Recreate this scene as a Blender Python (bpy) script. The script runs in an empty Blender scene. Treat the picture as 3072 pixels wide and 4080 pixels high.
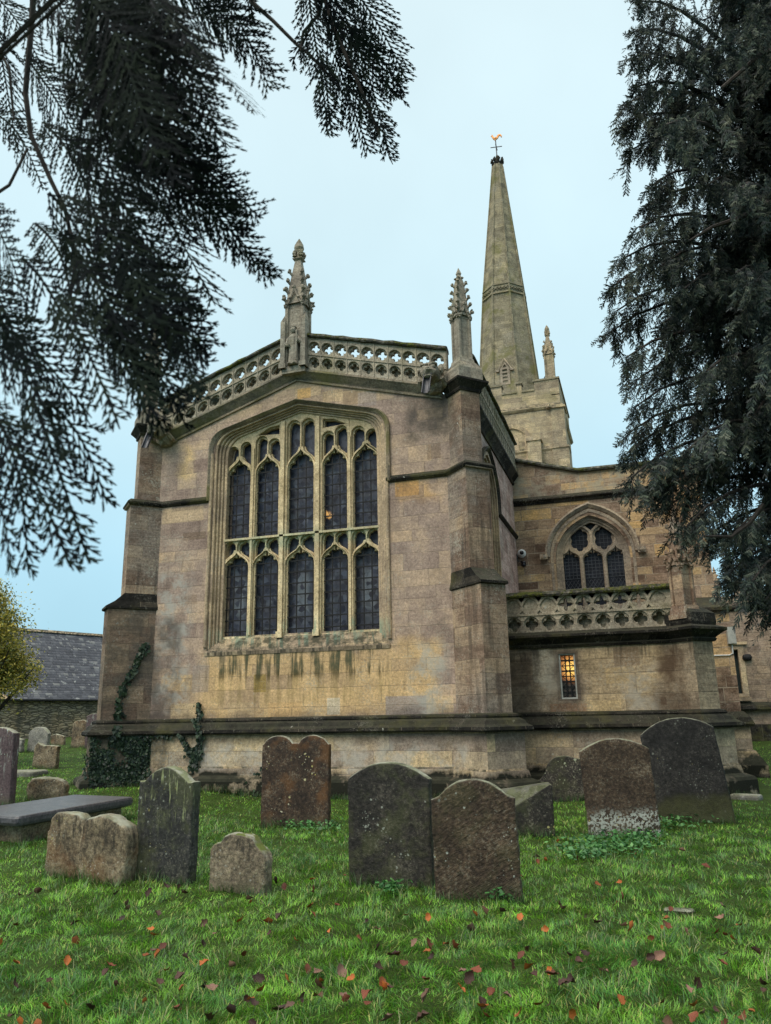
import bpy, bmesh, math, random
import numpy as np
from mathutils import Vector, Matrix, noise as mnoise

R_ = math.radians
SC = bpy.context.scene

# ------------------------------------------------------------------ camera
EYE = np.array([0.0, 0.0, 1.6])
FPX, PITCH, ROLL, YAW = 3104.27, 0.256182, -0.018328, 0.309282
PW, PH = 3072, 4080
_cy, _sy, _cp, _sp = math.cos(YAW), math.sin(YAW), math.cos(PITCH), math.sin(PITCH)
FWD = np.array([-_sy * _cp, _cy * _cp, _sp])
_r0 = np.array([_cy, _sy, 0.0]); _u0 = np.cross(_r0, FWD)
RIGHT = math.cos(ROLL) * _r0 + math.sin(ROLL) * _u0
UP = -math.sin(ROLL) * _r0 + math.cos(ROLL) * _u0
cam_d = bpy.data.cameras.new("camera")
cam = bpy.data.objects.new("camera", cam_d)
SC.collection.objects.link(cam)
SC.camera = cam
mw = Matrix.Identity(4)
for i in range(3):
    mw[i][0], mw[i][1], mw[i][2], mw[i][3] = RIGHT[i], UP[i], -FWD[i], EYE[i]
cam.matrix_world = mw
cam_d.sensor_fit = 'HORIZONTAL'
cam_d.sensor_width = 36.0
cam_d.lens = FPX / PW * 36.0
cam_d.clip_start, cam_d.clip_end = 0.05, 600.0
cam_d.dof.use_dof = True
cam_d.dof.focus_distance = 14.0
cam_d.dof.aperture_fstop = 7.5

# ------------------------------------------------------------------ world: overcast sky
world = bpy.data.worlds.new("World"); SC.world = world
world.use_nodes = True
SUN_EL, SUN_AZ = R_(48), R_(205)          # azimuth the light comes from, clockwise from +Y
_w = world.node_tree; _w.nodes.clear()
wo = _w.nodes.new('ShaderNodeOutputWorld')
sky = _w.nodes.new('ShaderNodeTexSky'); sky.sky_type = 'NISHITA'; sky.sun_disc = False
sky.sun_elevation, sky.sun_rotation = SUN_EL, SUN_AZ
sky.air_density, sky.dust_density = 1.0, 3.0
bg1 = _w.nodes.new('ShaderNodeBackground'); bg1.inputs[1].default_value = 0.1
_w.links.new(sky.outputs[0], bg1.inputs[0])
tc = _w.nodes.new('ShaderNodeTexCoord'); sx = _w.nodes.new('ShaderNodeSeparateXYZ')
_w.links.new(tc.outputs['Generated'], sx.inputs[0])
cr = _w.nodes.new('ShaderNodeValToRGB')
_w.links.new(sx.outputs[2], cr.inputs[0])
el = cr.color_ramp.elements
el[0].position = 0.0; el[0].color = (0.28, 0.50, 0.61, 1)
el[1].position = 1.0; el[1].color = (2.4, 2.27, 2.1, 1)
for p, c in ((0.18, (0.37, 0.60, 0.71, 1)), (0.4, (0.485, 0.665, 0.725, 1)), (0.78, (0.575, 0.705, 0.74, 1)), (0.9, (1.75, 1.7, 1.62, 1))):
    e = el.new(p); e.color = c
cn = _w.nodes.new('ShaderNodeTexNoise'); cn.inputs['Scale'].default_value = 3.0; cn.inputs['Detail'].default_value = 4.0
_w.links.new(tc.outputs['Generated'], cn.inputs['Vector'])
mr = _w.nodes.new('ShaderNodeMapRange'); mr.inputs[1].default_value = .3; mr.inputs[2].default_value = .7
mr.inputs[3].default_value = 0.93; mr.inputs[4].default_value = 1.05
_w.links.new(cn.outputs[0], mr.inputs[0])
bg2 = _w.nodes.new('ShaderNodeBackground'); _w.links.new(cr.outputs[0], bg2.inputs[0]); _w.links.new(mr.outputs[0], bg2.inputs[1])
mx = _w.nodes.new('ShaderNodeMixShader'); mx.inputs[0].default_value = 0.9
_w.links.new(bg1.outputs[0], mx.inputs[1]); _w.links.new(bg2.outputs[0], mx.inputs[2]); _w.links.new(mx.outputs[0], wo.inputs[0])

# ------------------------------------------------------------------ the veiled sun
sd = bpy.data.lights.new("sun", 'SUN'); sd.energy = 1.5; sd.angle = R_(40); sd.color = (1.0, 0.91, 0.77)
so = bpy.data.objects.new("sun", sd); SC.collection.objects.link(so)
_dir = Vector((-math.sin(SUN_AZ) * math.cos(SUN_EL), -math.cos(SUN_AZ) * math.cos(SUN_EL), -math.sin(SUN_EL)))
so.rotation_euler = _dir.to_track_quat('-Z', 'Y').to_euler()
so.location = (0, -10, 30)
vs = SC.view_settings
vs.view_transform = 'Standard'; vs.look = 'None'; vs.exposure = 0.52; vs.gamma = 1.0; vs.use_curve_mapping = False
SC.cycles.max_bounces = 5; SC.cycles.diffuse_bounces = 3; SC.cycles.glossy_bounces = 2; SC.cycles.transmission_bounces = 2
SC.cycles.transparent_max_bounces = 4
SC.cycles.use_denoising = True

def ray(px, py):
    """Direction through a point of the photograph (pixels of its 3072 x 4080)."""
    return RIGHT * (px - PW / 2) / FPX - UP * (py - PH / 2) / FPX + FWD
def at_depth(px, py, d):
    return EYE + ray(px, py) * d
def at_plane(px, py, n, c):
    v = ray(px, py); n = np.asarray(n, float)
    return EYE + v * ((c - EYE @ n) / (v @ n))

# ------------------------------------------------------------------ objects and tags
def tag(o, label=None, cat=None, group=None, kind=None):
    if label: o['label'] = label
    if cat: o['category'] = cat
    if group: o['group'] = group
    if kind: o['kind'] = kind
    return o
def link(o, parent=None):
    SC.collection.objects.link(o)
    if parent is not None:
        o.parent = parent
        p = parent
        if p.parent is None:
            o.matrix_parent_inverse = Matrix.LocRotScale(p.location, p.rotation_euler, None).inverted() if p.get('_w') else Matrix.Identity(4)
    return o
def thing(name, label, cat, loc=(0, 0, 0), rot=(0, 0, 0), group=None, world_coords=True):
    o = bpy.data.objects.new(name, None); o.empty_display_size = .2
    SC.collection.objects.link(o); o.location = loc; o.rotation_euler = rot
    if world_coords: o['_w'] = 1
    return tag(o, label, cat, group)
class MB:
    """Collects shapes, then links them as one mesh object."""
    def __init__(s): s.v = []; s.f = []; s.n = 0
    def add(s, v, f):
        v = np.asarray(v, float).reshape(-1, 3); k = s.n
        s.v.append(v); s.f += [tuple(i + k for i in q) for q in f]; s.n += len(v)
    def loft(s, rings, closed=True, caps=True):
        m = len(rings[0]); v = [p for r in rings for p in r]; f = []
        for i in range(len(rings) - 1):
            for j in range(m if closed else m - 1):
                a, b = i * m + j, i * m + (j + 1) % m
                f.append((a, b, b + m, a + m))
        if caps and closed:
            f.append(tuple(range(m - 1, -1, -1))); k = (len(rings) - 1) * m; f.append(tuple(range(k, k + m)))
        s.add(v, f)
    def box(s, x0, x1, y0, y1, z0, z1):
        s.loft([[(x0, y0, z), (x1, y0, z), (x1, y1, z), (x0, y1, z)] for z in (z0, z1)])
    def tube(s, pts, rad, n=6):
        pts = [Vector(p) for p in pts]; rad = rad if isinstance(rad, (list, tuple)) else [rad] * len(pts)
        rings = []
        for i, p in enumerate(pts):
            t = (pts[min(i + 1, len(pts) - 1)] - pts[max(i - 1, 0)]).normalized()
            a = t.orthogonal().normalized() if i == 0 else (a - t * a.dot(t)).normalized()
            b = t.cross(a)
            rings.append([tuple(p + (a * math.cos(6.2832 * k / n) + b * math.sin(6.2832 * k / n)) * rad[i]) for k in range(n)])
        s.loft(rings)
    def blob(s, c, r, seed=0, amp=.25, sub=1, rot=None):
        v, f = ICO[sub]
        w = []
        for p in v:
            q = Vector(p); k = 1 + amp * mnoise.noise(q * 1.7 + Vector((seed * 3.7, seed * 1.3, 0)))
            q = Vector((q.x * r[0] * k, q.y * r[1] * k, q.z * r[2] * k))
            if rot is not None: q = rot @ q
            w.append((q.x + c[0], q.y + c[1], q.z + c[2]))
        s.add(w, f)
    def build(s, name, mat, parent=None, smooth=False):
        me = bpy.data.meshes.new(name)
        v = np.concatenate(s.v) if s.v else np.zeros((0, 3))
        me.from_pydata([tuple(p) for p in v], [], s.f); me.validate(); me.update()
        bm = bmesh.new(); bm.from_mesh(me); bmesh.ops.recalc_face_normals(bm, faces=bm.faces); bm.to_mesh(me); bm.free()
        if smooth: me.polygons.foreach_set('use_smooth', [True] * len(me.polygons))
        if mat: me.materials.append(mat)
        return link(bpy.data.objects.new(name, me), parent)
ICO = {}
for _s in (1, 2, 3):
    _b = bmesh.new(); bmesh.ops.create_icosphere(_b, subdivisions=_s, radius=1.0); _b.verts.ensure_lookup_table()
    ICO[_s] = ([tuple(v.co) for v in _b.verts], [tuple(v.index for v in f.verts) for f in _b.faces]); _b.free()

def np_mesh(name, verts, quads, mat, parent=None, colors=None, kind=None):
    """A large mesh of quads straight from arrays, with an optional colour per vertex."""
    me = bpy.data.meshes.new(name); nv, nf = len(verts), len(quads)
    me.vertices.add(nv); me.vertices.foreach_set('co', np.ascontiguousarray(verts, dtype=np.float32).ravel())
    me.loops.add(nf * 4); me.loops.foreach_set('vertex_index', np.ascontiguousarray(quads, dtype=np.int32).ravel())
    me.polygons.add(nf); me.polygons.foreach_set('loop_start', np.arange(0, nf * 4, 4, dtype=np.int32))
    me.polygons.foreach_set('loop_total', np.full(nf, 4, dtype=np.int32))
    if colors is not None:
        at = me.attributes.new('tint', 'FLOAT_COLOR', 'POINT')
        at.data.foreach_set('color', np.concatenate([colors, np.ones((nv, 1))], 1).astype(np.float32).ravel())
    me.update(calc_edges=True); me.materials.append(mat)
    o = link(bpy.data.objects.new(name, me), parent)
    if kind: o['kind'] = kind
    return o

def plate(outer, holes, w0, w1, bevel=0.0):
    """A flat plate of a 2D outline with holes, w0..w1 thick, edges bevelled; returns (verts, faces) in (u, v, w)."""
    cu = bpy.data.curves.new('t', 'CURVE'); cu.dimensions = '2D'; cu.fill_mode = 'BOTH'
    for pl in [outer] + list(holes):
        sp = cu.splines.new('POLY'); sp.points.add(len(pl) - 1); sp.use_cyclic_u = True
        sp.points.foreach_set('co', [c for p in pl for c in (p[0], p[1], 0, 1)])
    cu.extrude = max((w1 - w0) / 2 - bevel, 0.0005); cu.bevel_depth = bevel; cu.bevel_resolution = 1; cu.offset = -bevel
    ob = bpy.data.objects.new('t', cu); SC.collection.objects.link(ob)
    dg = bpy.context.evaluated_depsgraph_get()
    me = bpy.data.meshes.new_from_object(ob.evaluated_get(dg), depsgraph=dg)
    v = np.array([tuple(p.co) for p in me.vertices]); f = [tuple(p.vertices) for p in me.polygons]
    v[:, 2] = v[:, 2] + (w0 + w1) / 2
    bpy.data.objects.remove(ob); bpy.data.curves.remove(cu); bpy.data.meshes.remove(me)
    return v, f
def sweep(mb, path, prof, closed_prof=True):
    """Runs a profile of (offset, z) along a plan path; offset points to the right of the way walked, mitred."""
    P = [np.array(p, float) for p in path]; n = len(P); rings = []
    for i in range(n):
        ds = []
        if i > 0: d = P[i] - P[i - 1]; ds.append(d / np.linalg.norm(d))
        if i < n - 1: d = P[i + 1] - P[i]; ds.append(d / np.linalg.norm(d))
        ns = [np.array([d[1], -d[0]]) for d in ds]
        if len(ns) == 2:
            m = ns[0] + ns[1]; m = m / (m @ ns[0]) if abs(m @ ns[0]) > .15 else ns[0]
        else: m = ns[0]
        rings.append([(P[i][0] + m[0] * o, P[i][1] + m[1] * o, z) for o, z in prof])
    mb.loft(rings, closed=closed_prof)

# ------------------------------------------------------------------ ground height
def sm(a, b, x): return np.clip((x - a) / (b - a), 0, 1)
def ground_z(x, y):
    x = np.asarray(x, float); y = np.asarray(y, float)
    t = -x * .58 + y * .81
    base = .2 * sm(7, 11, -x) * sm(9, 12, y) + sm(9, 12, -x) * .018 * np.maximum(0, t - 19) + sm(1, 2.5, x) * .021 * np.maximum(0, y - 20)
    bump = .018 * np.sin(x * 2.3 + 1.1 * np.sin(y * 1.7)) * np.sin(y * 1.9 + .7 * np.sin(x * 1.3)) + .008 * np.sin(x * 7.1 + y * 3.3) * np.sin(y * 6.3)
    return base + bump

# ------------------------------------------------------------------ materials
class G:
    """Small helper for writing node graphs as expressions."""
    def __init__(s, name):
        s.m = bpy.data.materials.new(name); s.m.use_nodes = True; s.t = s.m.node_tree; s.t.nodes.clear()
        s.out = s.t.nodes.new('ShaderNodeOutputMaterial')
        s.tc = s.t.nodes.new('ShaderNodeTexCoord'); s.P = s.tc.outputs['Object']
        s.geo = s.t.nodes.new('ShaderNodeNewGeometry')
        s._n = None; s._p = None; s._i = None
    def put(s, sock, val):
        if isinstance(val, bpy.types.NodeSocket): s.t.links.new(val, sock)
        elif val is not None:
            if isinstance(val, (tuple, list)) and len(val) == 3 and sock.type == 'RGBA': val = (*val, 1)
            sock.default_value = val
    def m_(s, op, a, b=None, c=None, clamp=False):
        n = s.t.nodes.new('ShaderNodeMath'); n.operation = op; n.use_clamp = clamp
        s.put(n.inputs[0], a); s.put(n.inputs[1], b); s.put(n.inputs[2], c); return n.outputs[0]
    def add(s, a, b): return s.m_('ADD', a, b)
    def sub(s, a, b): return s.m_('SUBTRACT', a, b)
    def mul(s, a, b): return s.m_('MULTIPLY', a, b)
    def mulc(s, a, b): return s.m_('MULTIPLY', a, b, clamp=True)
    def mx(s, a, b): return s.m_('MAXIMUM', a, b)
    def mn(s, a, b): return s.m_('MINIMUM', a, b)
    def rng(s, x, a, b, lo=0.0, hi=1.0, smooth=True):
        n = s.t.nodes.new('ShaderNodeMapRange'); n.interpolation_type = 'SMOOTHSTEP' if smooth else 'LINEAR'
        for i, v in enumerate((x, a, b, lo, hi)): s.put(n.inputs[i], v)
        return n.outputs[0]
    def comb(s, x, y, z):
        n = s.t.nodes.new('ShaderNodeCombineXYZ')
        for i, v in enumerate((x, y, z)): s.put(n.inputs[i], v)
        return n.outputs[0]
    def sep(s, v):
        n = s.t.nodes.new('ShaderNodeSeparateXYZ'); s.put(n.inputs[0], v); return n.outputs
    @property
    def N(s):
        if s._n is None: s._n = s.sep(s.geo.outputs['True Normal'])
        return s._n
    @property
    def p(s):
        if s._p is None: s._p = s.sep(s.P)
        return s._p
    def vscale(s, v, k):
        n = s.t.nodes.new('ShaderNodeVectorMath'); n.operation = 'MULTIPLY'; s.put(n.inputs[0], v); n.inputs[1].default_value = k; return n.outputs[0]
    def vadd(s, v, k):
        n = s.t.nodes.new('ShaderNodeVectorMath'); n.operation = 'ADD'; s.put(n.inputs[0], v); s.put(n.inputs[1], k); return n.outputs[0]
    def noise(s, sc, det=4.0, rough=.55, v=None, dist=0.0):
        n = s.t.nodes.new('ShaderNodeTexNoise'); s.put(n.inputs['Vector'], v if v is not None else s.P)
        n.inputs['Scale'].default_value = sc; n.inputs['Detail'].default_value = det; n.inputs['Roughness'].default_value = rough
        n.inputs['Distortion'].default_value = dist
        return n.outputs[0]
    def voro(s, sc, v=None, feat='F1', rand=1.0):
        n = s.t.nodes.new('ShaderNodeTexVoronoi'); n.feature = feat; s.put(n.inputs['Vector'], v if v is not None else s.P)
        n.inputs['Scale'].default_value = sc; n.inputs['Randomness'].default_value = rand
        return n.outputs
    def mix(s, f, a, b, mode='MIX'):
        n = s.t.nodes.new('ShaderNodeMix'); n.data_type = 'RGBA'; n.blend_type = mode; n.clamp_factor = True
        s.put(n.inputs[0], f); s.put(n.inputs[6], a); s.put(n.inputs[7], b); return n.outputs[2]
    def ramp(s, f, stops, const=False):
        n = s.t.nodes.new('ShaderNodeValToRGB'); s.put(n.inputs[0], f); e = n.color_ramp.elements
        if const: n.color_ramp.interpolation = 'CONSTANT'
        e[0].position, e[0].color = stops[0][0], (*stops[0][1], 1); e[1].position, e[1].color = stops[-1][0], (*stops[-1][1], 1)
        for p, c in stops[1:-1]:
            q = e.new(p); q.color = (*c, 1)
        return n.outputs[0]
    def gray(s, v): return s.comb(v, v, v)
    def bump(s, h, strength=.5, dist=.02):
        n = s.t.nodes.new('ShaderNodeBump'); n.inputs['Strength'].default_value = strength; n.inputs['Distance'].default_value = dist
        s.put(n.inputs['Height'], h); return n.outputs[0]
    def finish(s, col, rough=.85, normal=None, spec=.3, metal=0.0, emit=None, emit_s=1.0):
        b = s.t.nodes.new('ShaderNodeBsdfPrincipled'); s.put(b.inputs['Base Color'], col); s.put(b.inputs['Roughness'], rough)
        s.put(b.inputs['Metallic'], metal); b.inputs['Specular IOR Level'].default_value = spec
        if normal is not None: s.t.links.new(normal, b.inputs['Normal'])
        if emit is not None: s.put(b.inputs['Emission Color'], emit); s.put(b.inputs['Emission Strength'], emit_s)
        s.t.links.new(b.outputs[0], s.out.inputs[0]); return s.m
    def boxmask(s, lo, hi, soft=.25, wob=0.0, axes='xz'):
        """1 inside a world box, with a soft and ragged edge."""
        r = None; w = s.mul(s.sub(s.noise(1.7, 4.0), .5), wob) if wob else None
        for ax, a, b in zip(axes, lo, hi):
            c = s.p['xyz'.index(ax)]
            if w is not None: c = s.add(c, w)
            k = s.mul(s.rng(c, a - soft, a + soft), s.rng(c, b - soft, b + soft, 1.0, 0.0))
            r = k if r is None else s.mul(r, k)
        return r
    def wall_uv(s):
        """Length along the wall, whichever way it faces, and height."""
        n = s.N; u = s.sub(s.mul(n[0], s.p[1]), s.mul(n[1], s.p[0]))
        return s.add(u, s.mul(s.m_('ABSOLUTE', n[2]), s.add(s.p[0], s.p[1]))), s.p[2]

def ashlar(name, tones, bw=.66, bh=.31, mortar=(.36, .29, .2), msize=.007, warm=None, warms=(), grime=(), lichen=.5, speck=.5, blot=.5, streak=.4, green=0.0, seed=0.0, bumps=.6, mixgrey=(.325, .244, .214), greyamt=.5, pale=(), rw=.42, jamt=.6, bedk=.28, blocks=(), midk=1.2):
    g = G(name)
    u, v = g.wall_uv()
    wob = g.mul(g.sub(g.noise(1.3, 2.0), .5), .035)
    vv = g.add(g.add(g.add(v, g.mul(g.m_('SINE', g.mul(v, 4.7)), .055)), wob), seed)
    uu = g.add(g.add(u, g.mul(g.m_('SINE', g.add(g.mul(u, 2.1), g.mul(g.m_('FLOOR', g.m_('DIVIDE', vv, bh)), 2.3))), .11)), seed * 1.7)
    bt = g.t.nodes.new('ShaderNodeTexBrick'); g.put(bt.inputs['Vector'], g.comb(uu, vv, 0.0))
    bt.offset = .47; bt.offset_frequency = 2; bt.squash = 1.45; bt.squash_frequency = 3
    bt.inputs['Color1'].default_value = (0, 0, 0, 1); bt.inputs['Color2'].default_value = (1, 1, 1, 1); bt.inputs['Mortar'].default_value = (.5, .5, .5, 1)
    bt.inputs['Scale'].default_value = 1.0; bt.inputs['Mortar Size'].default_value = msize; bt.inputs['Mortar Smooth'].default_value = .35
    bt.inputs['Bias'].default_value = 0.0; bt.inputs['Brick Width'].default_value = bw; bt.inputs['Row Height'].default_value = bh
    rnd = g.sep(bt.outputs['Color'])[0]; mor = bt.outputs['Fac']
    big = g.noise(.45, 4.0, .6); mid = g.noise(2.2, 6.0, .65); fine = g.noise(19.0, 8.0, .75); grain = g.noise(70.0, 3.0, .7)
    sel = g.add(g.mul(g.sub(rnd, .5), rw), g.add(g.mul(g.sub(mid, .5), midk), g.add(g.mul(g.sub(big, .5), .6), .5)))
    col = g.ramp(sel, tones)
    greym = g.mulc(g.rng(g.add(big, g.mul(g.sub(mid, .5), .6)), .42, .62), greyamt)
    col = g.mix(greym, col, mixgrey)
    for lo, hi, c, amt in warms:                                   # patches of fresher stone
        col = g.mix(g.mulc(g.boxmask(lo, hi, .22, 1.0), g.mul(g.rng(g.add(rnd, g.mul(mid, .5)), .1, 1.0, .55, 1.0), amt)), col, c)
    for lo, hi, c, amt in blocks:                                  # single replaced stones
        col = g.mix(g.mulc(g.boxmask(lo, hi, .012, .03), g.mul(g.rng(fine, .25, .6, .6, 1.0), amt)), col, c)
    # bedding lines and mottling
    bed = g.noise(1.0, 5.0, .7, g.comb(g.mul(u, 2.0), g.mul(v, 16.0), g.mul(rnd, 9.0)))
    lum = g.rng(fine, .3, .7, .5, 1.5, False); lum = g.mul(lum, g.rng(bed, .3, .7, 1 - bedk, 1 + bedk, False)); lum = g.mul(lum, g.add(.9, g.mul(rnd, .2)))
    lum = g.mul(lum, g.rng(grain, .3, .7, .68, 1.32, False)); lum = g.mul(lum, g.rng(mid, .3, .7, .8, 1.2, False))
    col = g.mix(1.0, col, g.gray(lum), 'MULTIPLY')
    # dark blotches, brown and grey
    bl = g.mulc(g.rng(g.add(g.noise(1.1, 7.0, .72, dist=.4), g.mul(g.sub(fine, .5), .22)), .55, .68), blot)
    col = g.mix(bl, col, g.mix(.35, (.085, .065, .052), col))
    # pale lichen crust: fine speckle and round spots
    sp = g.rng(g.add(g.noise(24.0, 6.0, .75), g.mul(g.sub(g.noise(1.6, 3.0), .5), .5)), .57, .66)
    col = g.mix(g.mulc(sp, speck), col, (.42, .39, .32))
    vo = g.voro(5.5, g.vadd(g.P, g.vscale(g.gray(g.noise(9.0, 3.0)), (.12, .12, .12)))); spot = g.rng(g.sub(vo['Distance'], g.mul(g.sep(vo['Color'])[0], .16)), -.02, .03, 1.0, 0.0)
    spot = g.mul(spot, g.rng(g.noise(1.1, 3.0), .54, .6)); spot = g.mul(spot, g.rng(g.noise(26.0, 4.0), .42, .55))
    col = g.mix(g.mulc(spot, lichen), col, (.55, .54, .47))
    # mortar
    mcol = g.mix(g.rng(g.noise(3.0, 4.0), .4, .6), mortar, (.11, .088, .066))
    col = g.mix(g.mul(mor, jamt), col, g.mix(.25, mcol, col))
    # rain streaks
    st = g.noise(1.0, 5.0, .6, g.comb(g.mul(u, 7.0), g.mul(v, .55), seed))
    stm = g.mulc(g.mul(g.rng(st, .53, .68), g.rng(g.noise(.8, 3.0), .42, .62)), streak)
    col = g.mix(stm, col, (.06, .052, .045))
    if green: col = g.mix(g.mulc(g.rng(g.noise(.9, 5.0, .65), .5, .66), green), col, (.15, .14, .045))
    for lo, hi, c, amt in pale:
        col = g.mix(g.mulc(g.boxmask(lo, hi, .15, .5), g.mul(g.rng(g.noise(2.5, 6.0, .7), .42, .6), amt)), col, c)
    for lo, hi, c, amt, kind in grime:                             # dirt with a shape of its own
        k = g.boxmask(lo, hi, .12, .35)
        if kind == 'run': k = g.mul(g.mul(k, g.rng(g.add(st, g.mul(g.sub(mid, .5), .45)), .45, .64)), g.rng(g.add(fine, g.mul(bed, .4)), .4, .75, .35, 1.0))
        else: k = g.mul(k, g.rng(mid, .3, .62))
        col = g.mix(g.mulc(k, amt), col, c)
    # moss and algae lying on up-facing ledges
    up = g.rng(g.N[2], .25, .6)
    col = g.mix(g.mulc(up, g.rng(g.noise(5.0, 5.0, .7), .4, .62, .25, .9)), col, (.045, .045, .03))
    h = g.add(g.mul(fine, .55), g.add(g.mul(bed, 1.8 * bedk), g.mul(mid, .7))); h = g.sub(h, g.mul(mor, 1.5 * jamt))
    return g.finish(col, .9, g.bump(h, bumps, .03), .15)

TAN = [(0.0, (.175, .116, .095)), (.3, (.305, .217, .178)), (.5, (.393, .286, .222)), (.68, (.485, .345, .225)), (1.0, (.58, .37, .165))]
DKB = (.022, .02, .018)
M = {}
CHB = [((-4.88, 6.32), (-4.33, 6.67), (.62, .33, .11), 0.75), ((-7.29, 9.02), (-6.94, 9.28), (.58, .34, .13), 0.85), ((-6.63, 8.82), (-6.12, 9.12), (.56, .4, .235), 0.7), ((-6.12, 8.67), (-5.74, 9.01), (.2, .135, .09), 0.5), ((-5.74, 8.59), (-5.28, 8.95), (.3, .25, .235), 0.6), ((-4.12, 7.11), (-3.8, 7.46), (.2, .135, .09), 0.6), ((-10.27, 5.78), (-9.64, 5.97), (.2, .135, .09), 0.6), ((-10.23, 4.23), (-9.8, 4.45), (.2, .135, .09), 0.5), ((-5.19, 1.62), (-4.3, 2.0), (.3, .25, .235), 0.85), ((-4.29, 1.65), (-3.73, 1.98), (.56, .4, .235), 0.8), ((-5.47, 2.0), (-5.29, 2.25), (.6, .4, .2), 0.7), ((-8.27, 2.16), (-7.97, 2.55), (.3, .2, .03), 0.7), ((-6.51, 1.65), (-6.21, 2.0), (.6, .53, .42), 0.7), ((-10.66, 2.27), (-9.83, 2.6), (.56, .38, .2), 0.7), ((-10.88, 6.25), (-9.73, 6.62), (.56, .4, .235), 0.5), ((-10.37, 1.63), (-9.66, 1.96), (.58, .42, .24), 0.8), ((-9.84, 2.2), (-9.41, 2.8), (.3, .25, .235), 0.5), ((-8.9, 1.63), (-8.3, 1.95), (.56, .4, .235), 0.6), ((-7.9, 1.63), (-7.1, 1.93), (.6, .37, .17), 0.6)]
VEB = [((-.55, 2.52), (-.04, 2.91), (.2, .135, .09), 0.7), ((-2.7, 2.16), (-2.28, 2.73), (.2, .135, .09), 0.6), ((-.74, 2.16), (-.27, 2.49), (.46, .32, .16), 0.7), ((.3, 1.72), (.41, 1.88), (.12, .075, .05), 0.8), ((-1.16, 1.62), (-.48, 1.84), (.5, .36, .19), 0.7), ((-2.24, 2.24), (-1.79, 2.92), (.5, .44, .34), 0.7), ((-1.92, 1.62), (-1.17, 1.79), (.3, .16, .09), 0.7), ((-1.75, 1.84), (-1.27, 2.86), (.1, .075, .06), 0.7)]
M['chancel'] = ashlar('chancel ashlar', TAN, warms=[((-9.6, 1.6), (-4.0, 3.1), (.62, .41, .2), .85), ((-10.4, 1.7), (-9.0, 2.6), (.6, .4, .2), .6), ((-9.0, 8.8), (-5.0, 9.5), (.54, .38, .21), .45), ((-4.9, 6.1), (-3.9, 6.6), (.62, .36, .14), .6), ((-10.4, 7.3), (-10.1, 8.2), (.66, .45, .2), .7)],
    grime=[((-9.5, 2.45), (-5.1, 3.3), DKB, 1.0, 'run'), ((-12, 1.5), (-3, 1.75), DKB, .55, 'all'), ((-4.6, 7.6), (-3.6, 8.7), (.06, .055, .05), .8, 'all'), ((-12.2, 1.6), (-10.2, 3.9), (.06, .05, .045), .75, 'all'), ((-9.5, 1.9), (-5.1, 3.1), (.17, .13, .04), .4, 'run'), ((-9.5, 2.6), (-5.1, 3.2), (.13, .19, .15), .22, 'run')],
    speck=.5, blot=.55, streak=.25, jamt=.42, bedk=.1, midk=.75, rw=.3, greyamt=.35, blocks=CHB, pale=[((-10.9, 1.8), (-10.0, 5.0), (.4, .38, .34), .8), ((-4.6, 1.6), (-3.8, 3.0), (.43, .41, .36), .7)])
M['buttress'] = ashlar('buttress ashlar', [(0.0, (.14, .092, .068)), (.35, (.24, .16, .115)), (.6, (.33, .235, .16)), (1.0, (.44, .3, .17))], bw=.8, bh=.34, speck=.75, lichen=.8, blot=.55, streak=.55, greyamt=.6, mixgrey=(.22, .19, .17), seed=.4,
    grime=[((-12.2, 1.6), (-10.6, 4.3), (.05, .042, .036), .7, 'all'), ((-3.3, 1.5), (-2.6, 6.2), (.035, .03, .026), .5, 'run')])
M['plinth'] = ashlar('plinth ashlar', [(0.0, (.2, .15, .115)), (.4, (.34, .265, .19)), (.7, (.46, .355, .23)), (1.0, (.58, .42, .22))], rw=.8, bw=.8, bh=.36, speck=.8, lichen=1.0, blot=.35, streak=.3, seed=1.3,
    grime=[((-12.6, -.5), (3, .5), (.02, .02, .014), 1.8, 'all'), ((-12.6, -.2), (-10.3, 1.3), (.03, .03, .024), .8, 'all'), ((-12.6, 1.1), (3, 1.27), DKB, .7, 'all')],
    pale=[((-9.7, .5), (-3.4, 1.05), (.5, .475, .43), .5)], bedk=.14)
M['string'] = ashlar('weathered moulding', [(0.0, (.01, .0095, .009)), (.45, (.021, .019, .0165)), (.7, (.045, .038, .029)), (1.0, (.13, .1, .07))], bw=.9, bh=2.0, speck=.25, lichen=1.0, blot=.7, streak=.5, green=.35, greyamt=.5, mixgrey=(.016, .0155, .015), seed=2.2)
M['cornice'] = ashlar('gable moulding', [(0.0, (.12, .105, .085)), (.4, (.2, .17, .13)), (.7, (.28, .225, .15)), (1.0, (.4, .29, .17))], bw=.9, bh=2.0, speck=.5, lichen=.6, blot=.6, streak=.5, green=.7, greyamt=.3, seed=2.9)
M['parapet'] = ashlar('carved parapet stone', [(0.0, (.2, .17, .13)), (.4, (.31, .265, .2)), (.7, (.38, .32, .235)), (1.0, (.46, .37, .24))], bw=.68, bh=1.1, speck=.75, lichen=.8, blot=.35, streak=.25, green=.4, greyamt=.35, mixgrey=(.24, .22, .19), seed=.9)
M['pinnacle'] = ashlar('pinnacle stone', [(0.0, (.19, .16, .13)), (.4, (.28, .24, .19)), (.7, (.34, .29, .22)), (1.0, (.46, .33, .19))], bw=.5, bh=.55, speck=.6, lichen=.5, blot=.55, streak=.35, green=.35, greyamt=.5, mixgrey=(.25, .24, .2), seed=.2)
M['south'] = ashlar('rain washed ashlar', [(0.0, (.22, .13, .11)), (.4, (.36, .235, .2)), (.7, (.45, .31, .265)), (1.0, (.5, .39, .33))], bw=.7, bh=.33, speck=.8, lichen=.3, blot=.3, streak=.35, greyamt=.4, mixgrey=(.36, .31, .28), seed=3.0)
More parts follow.
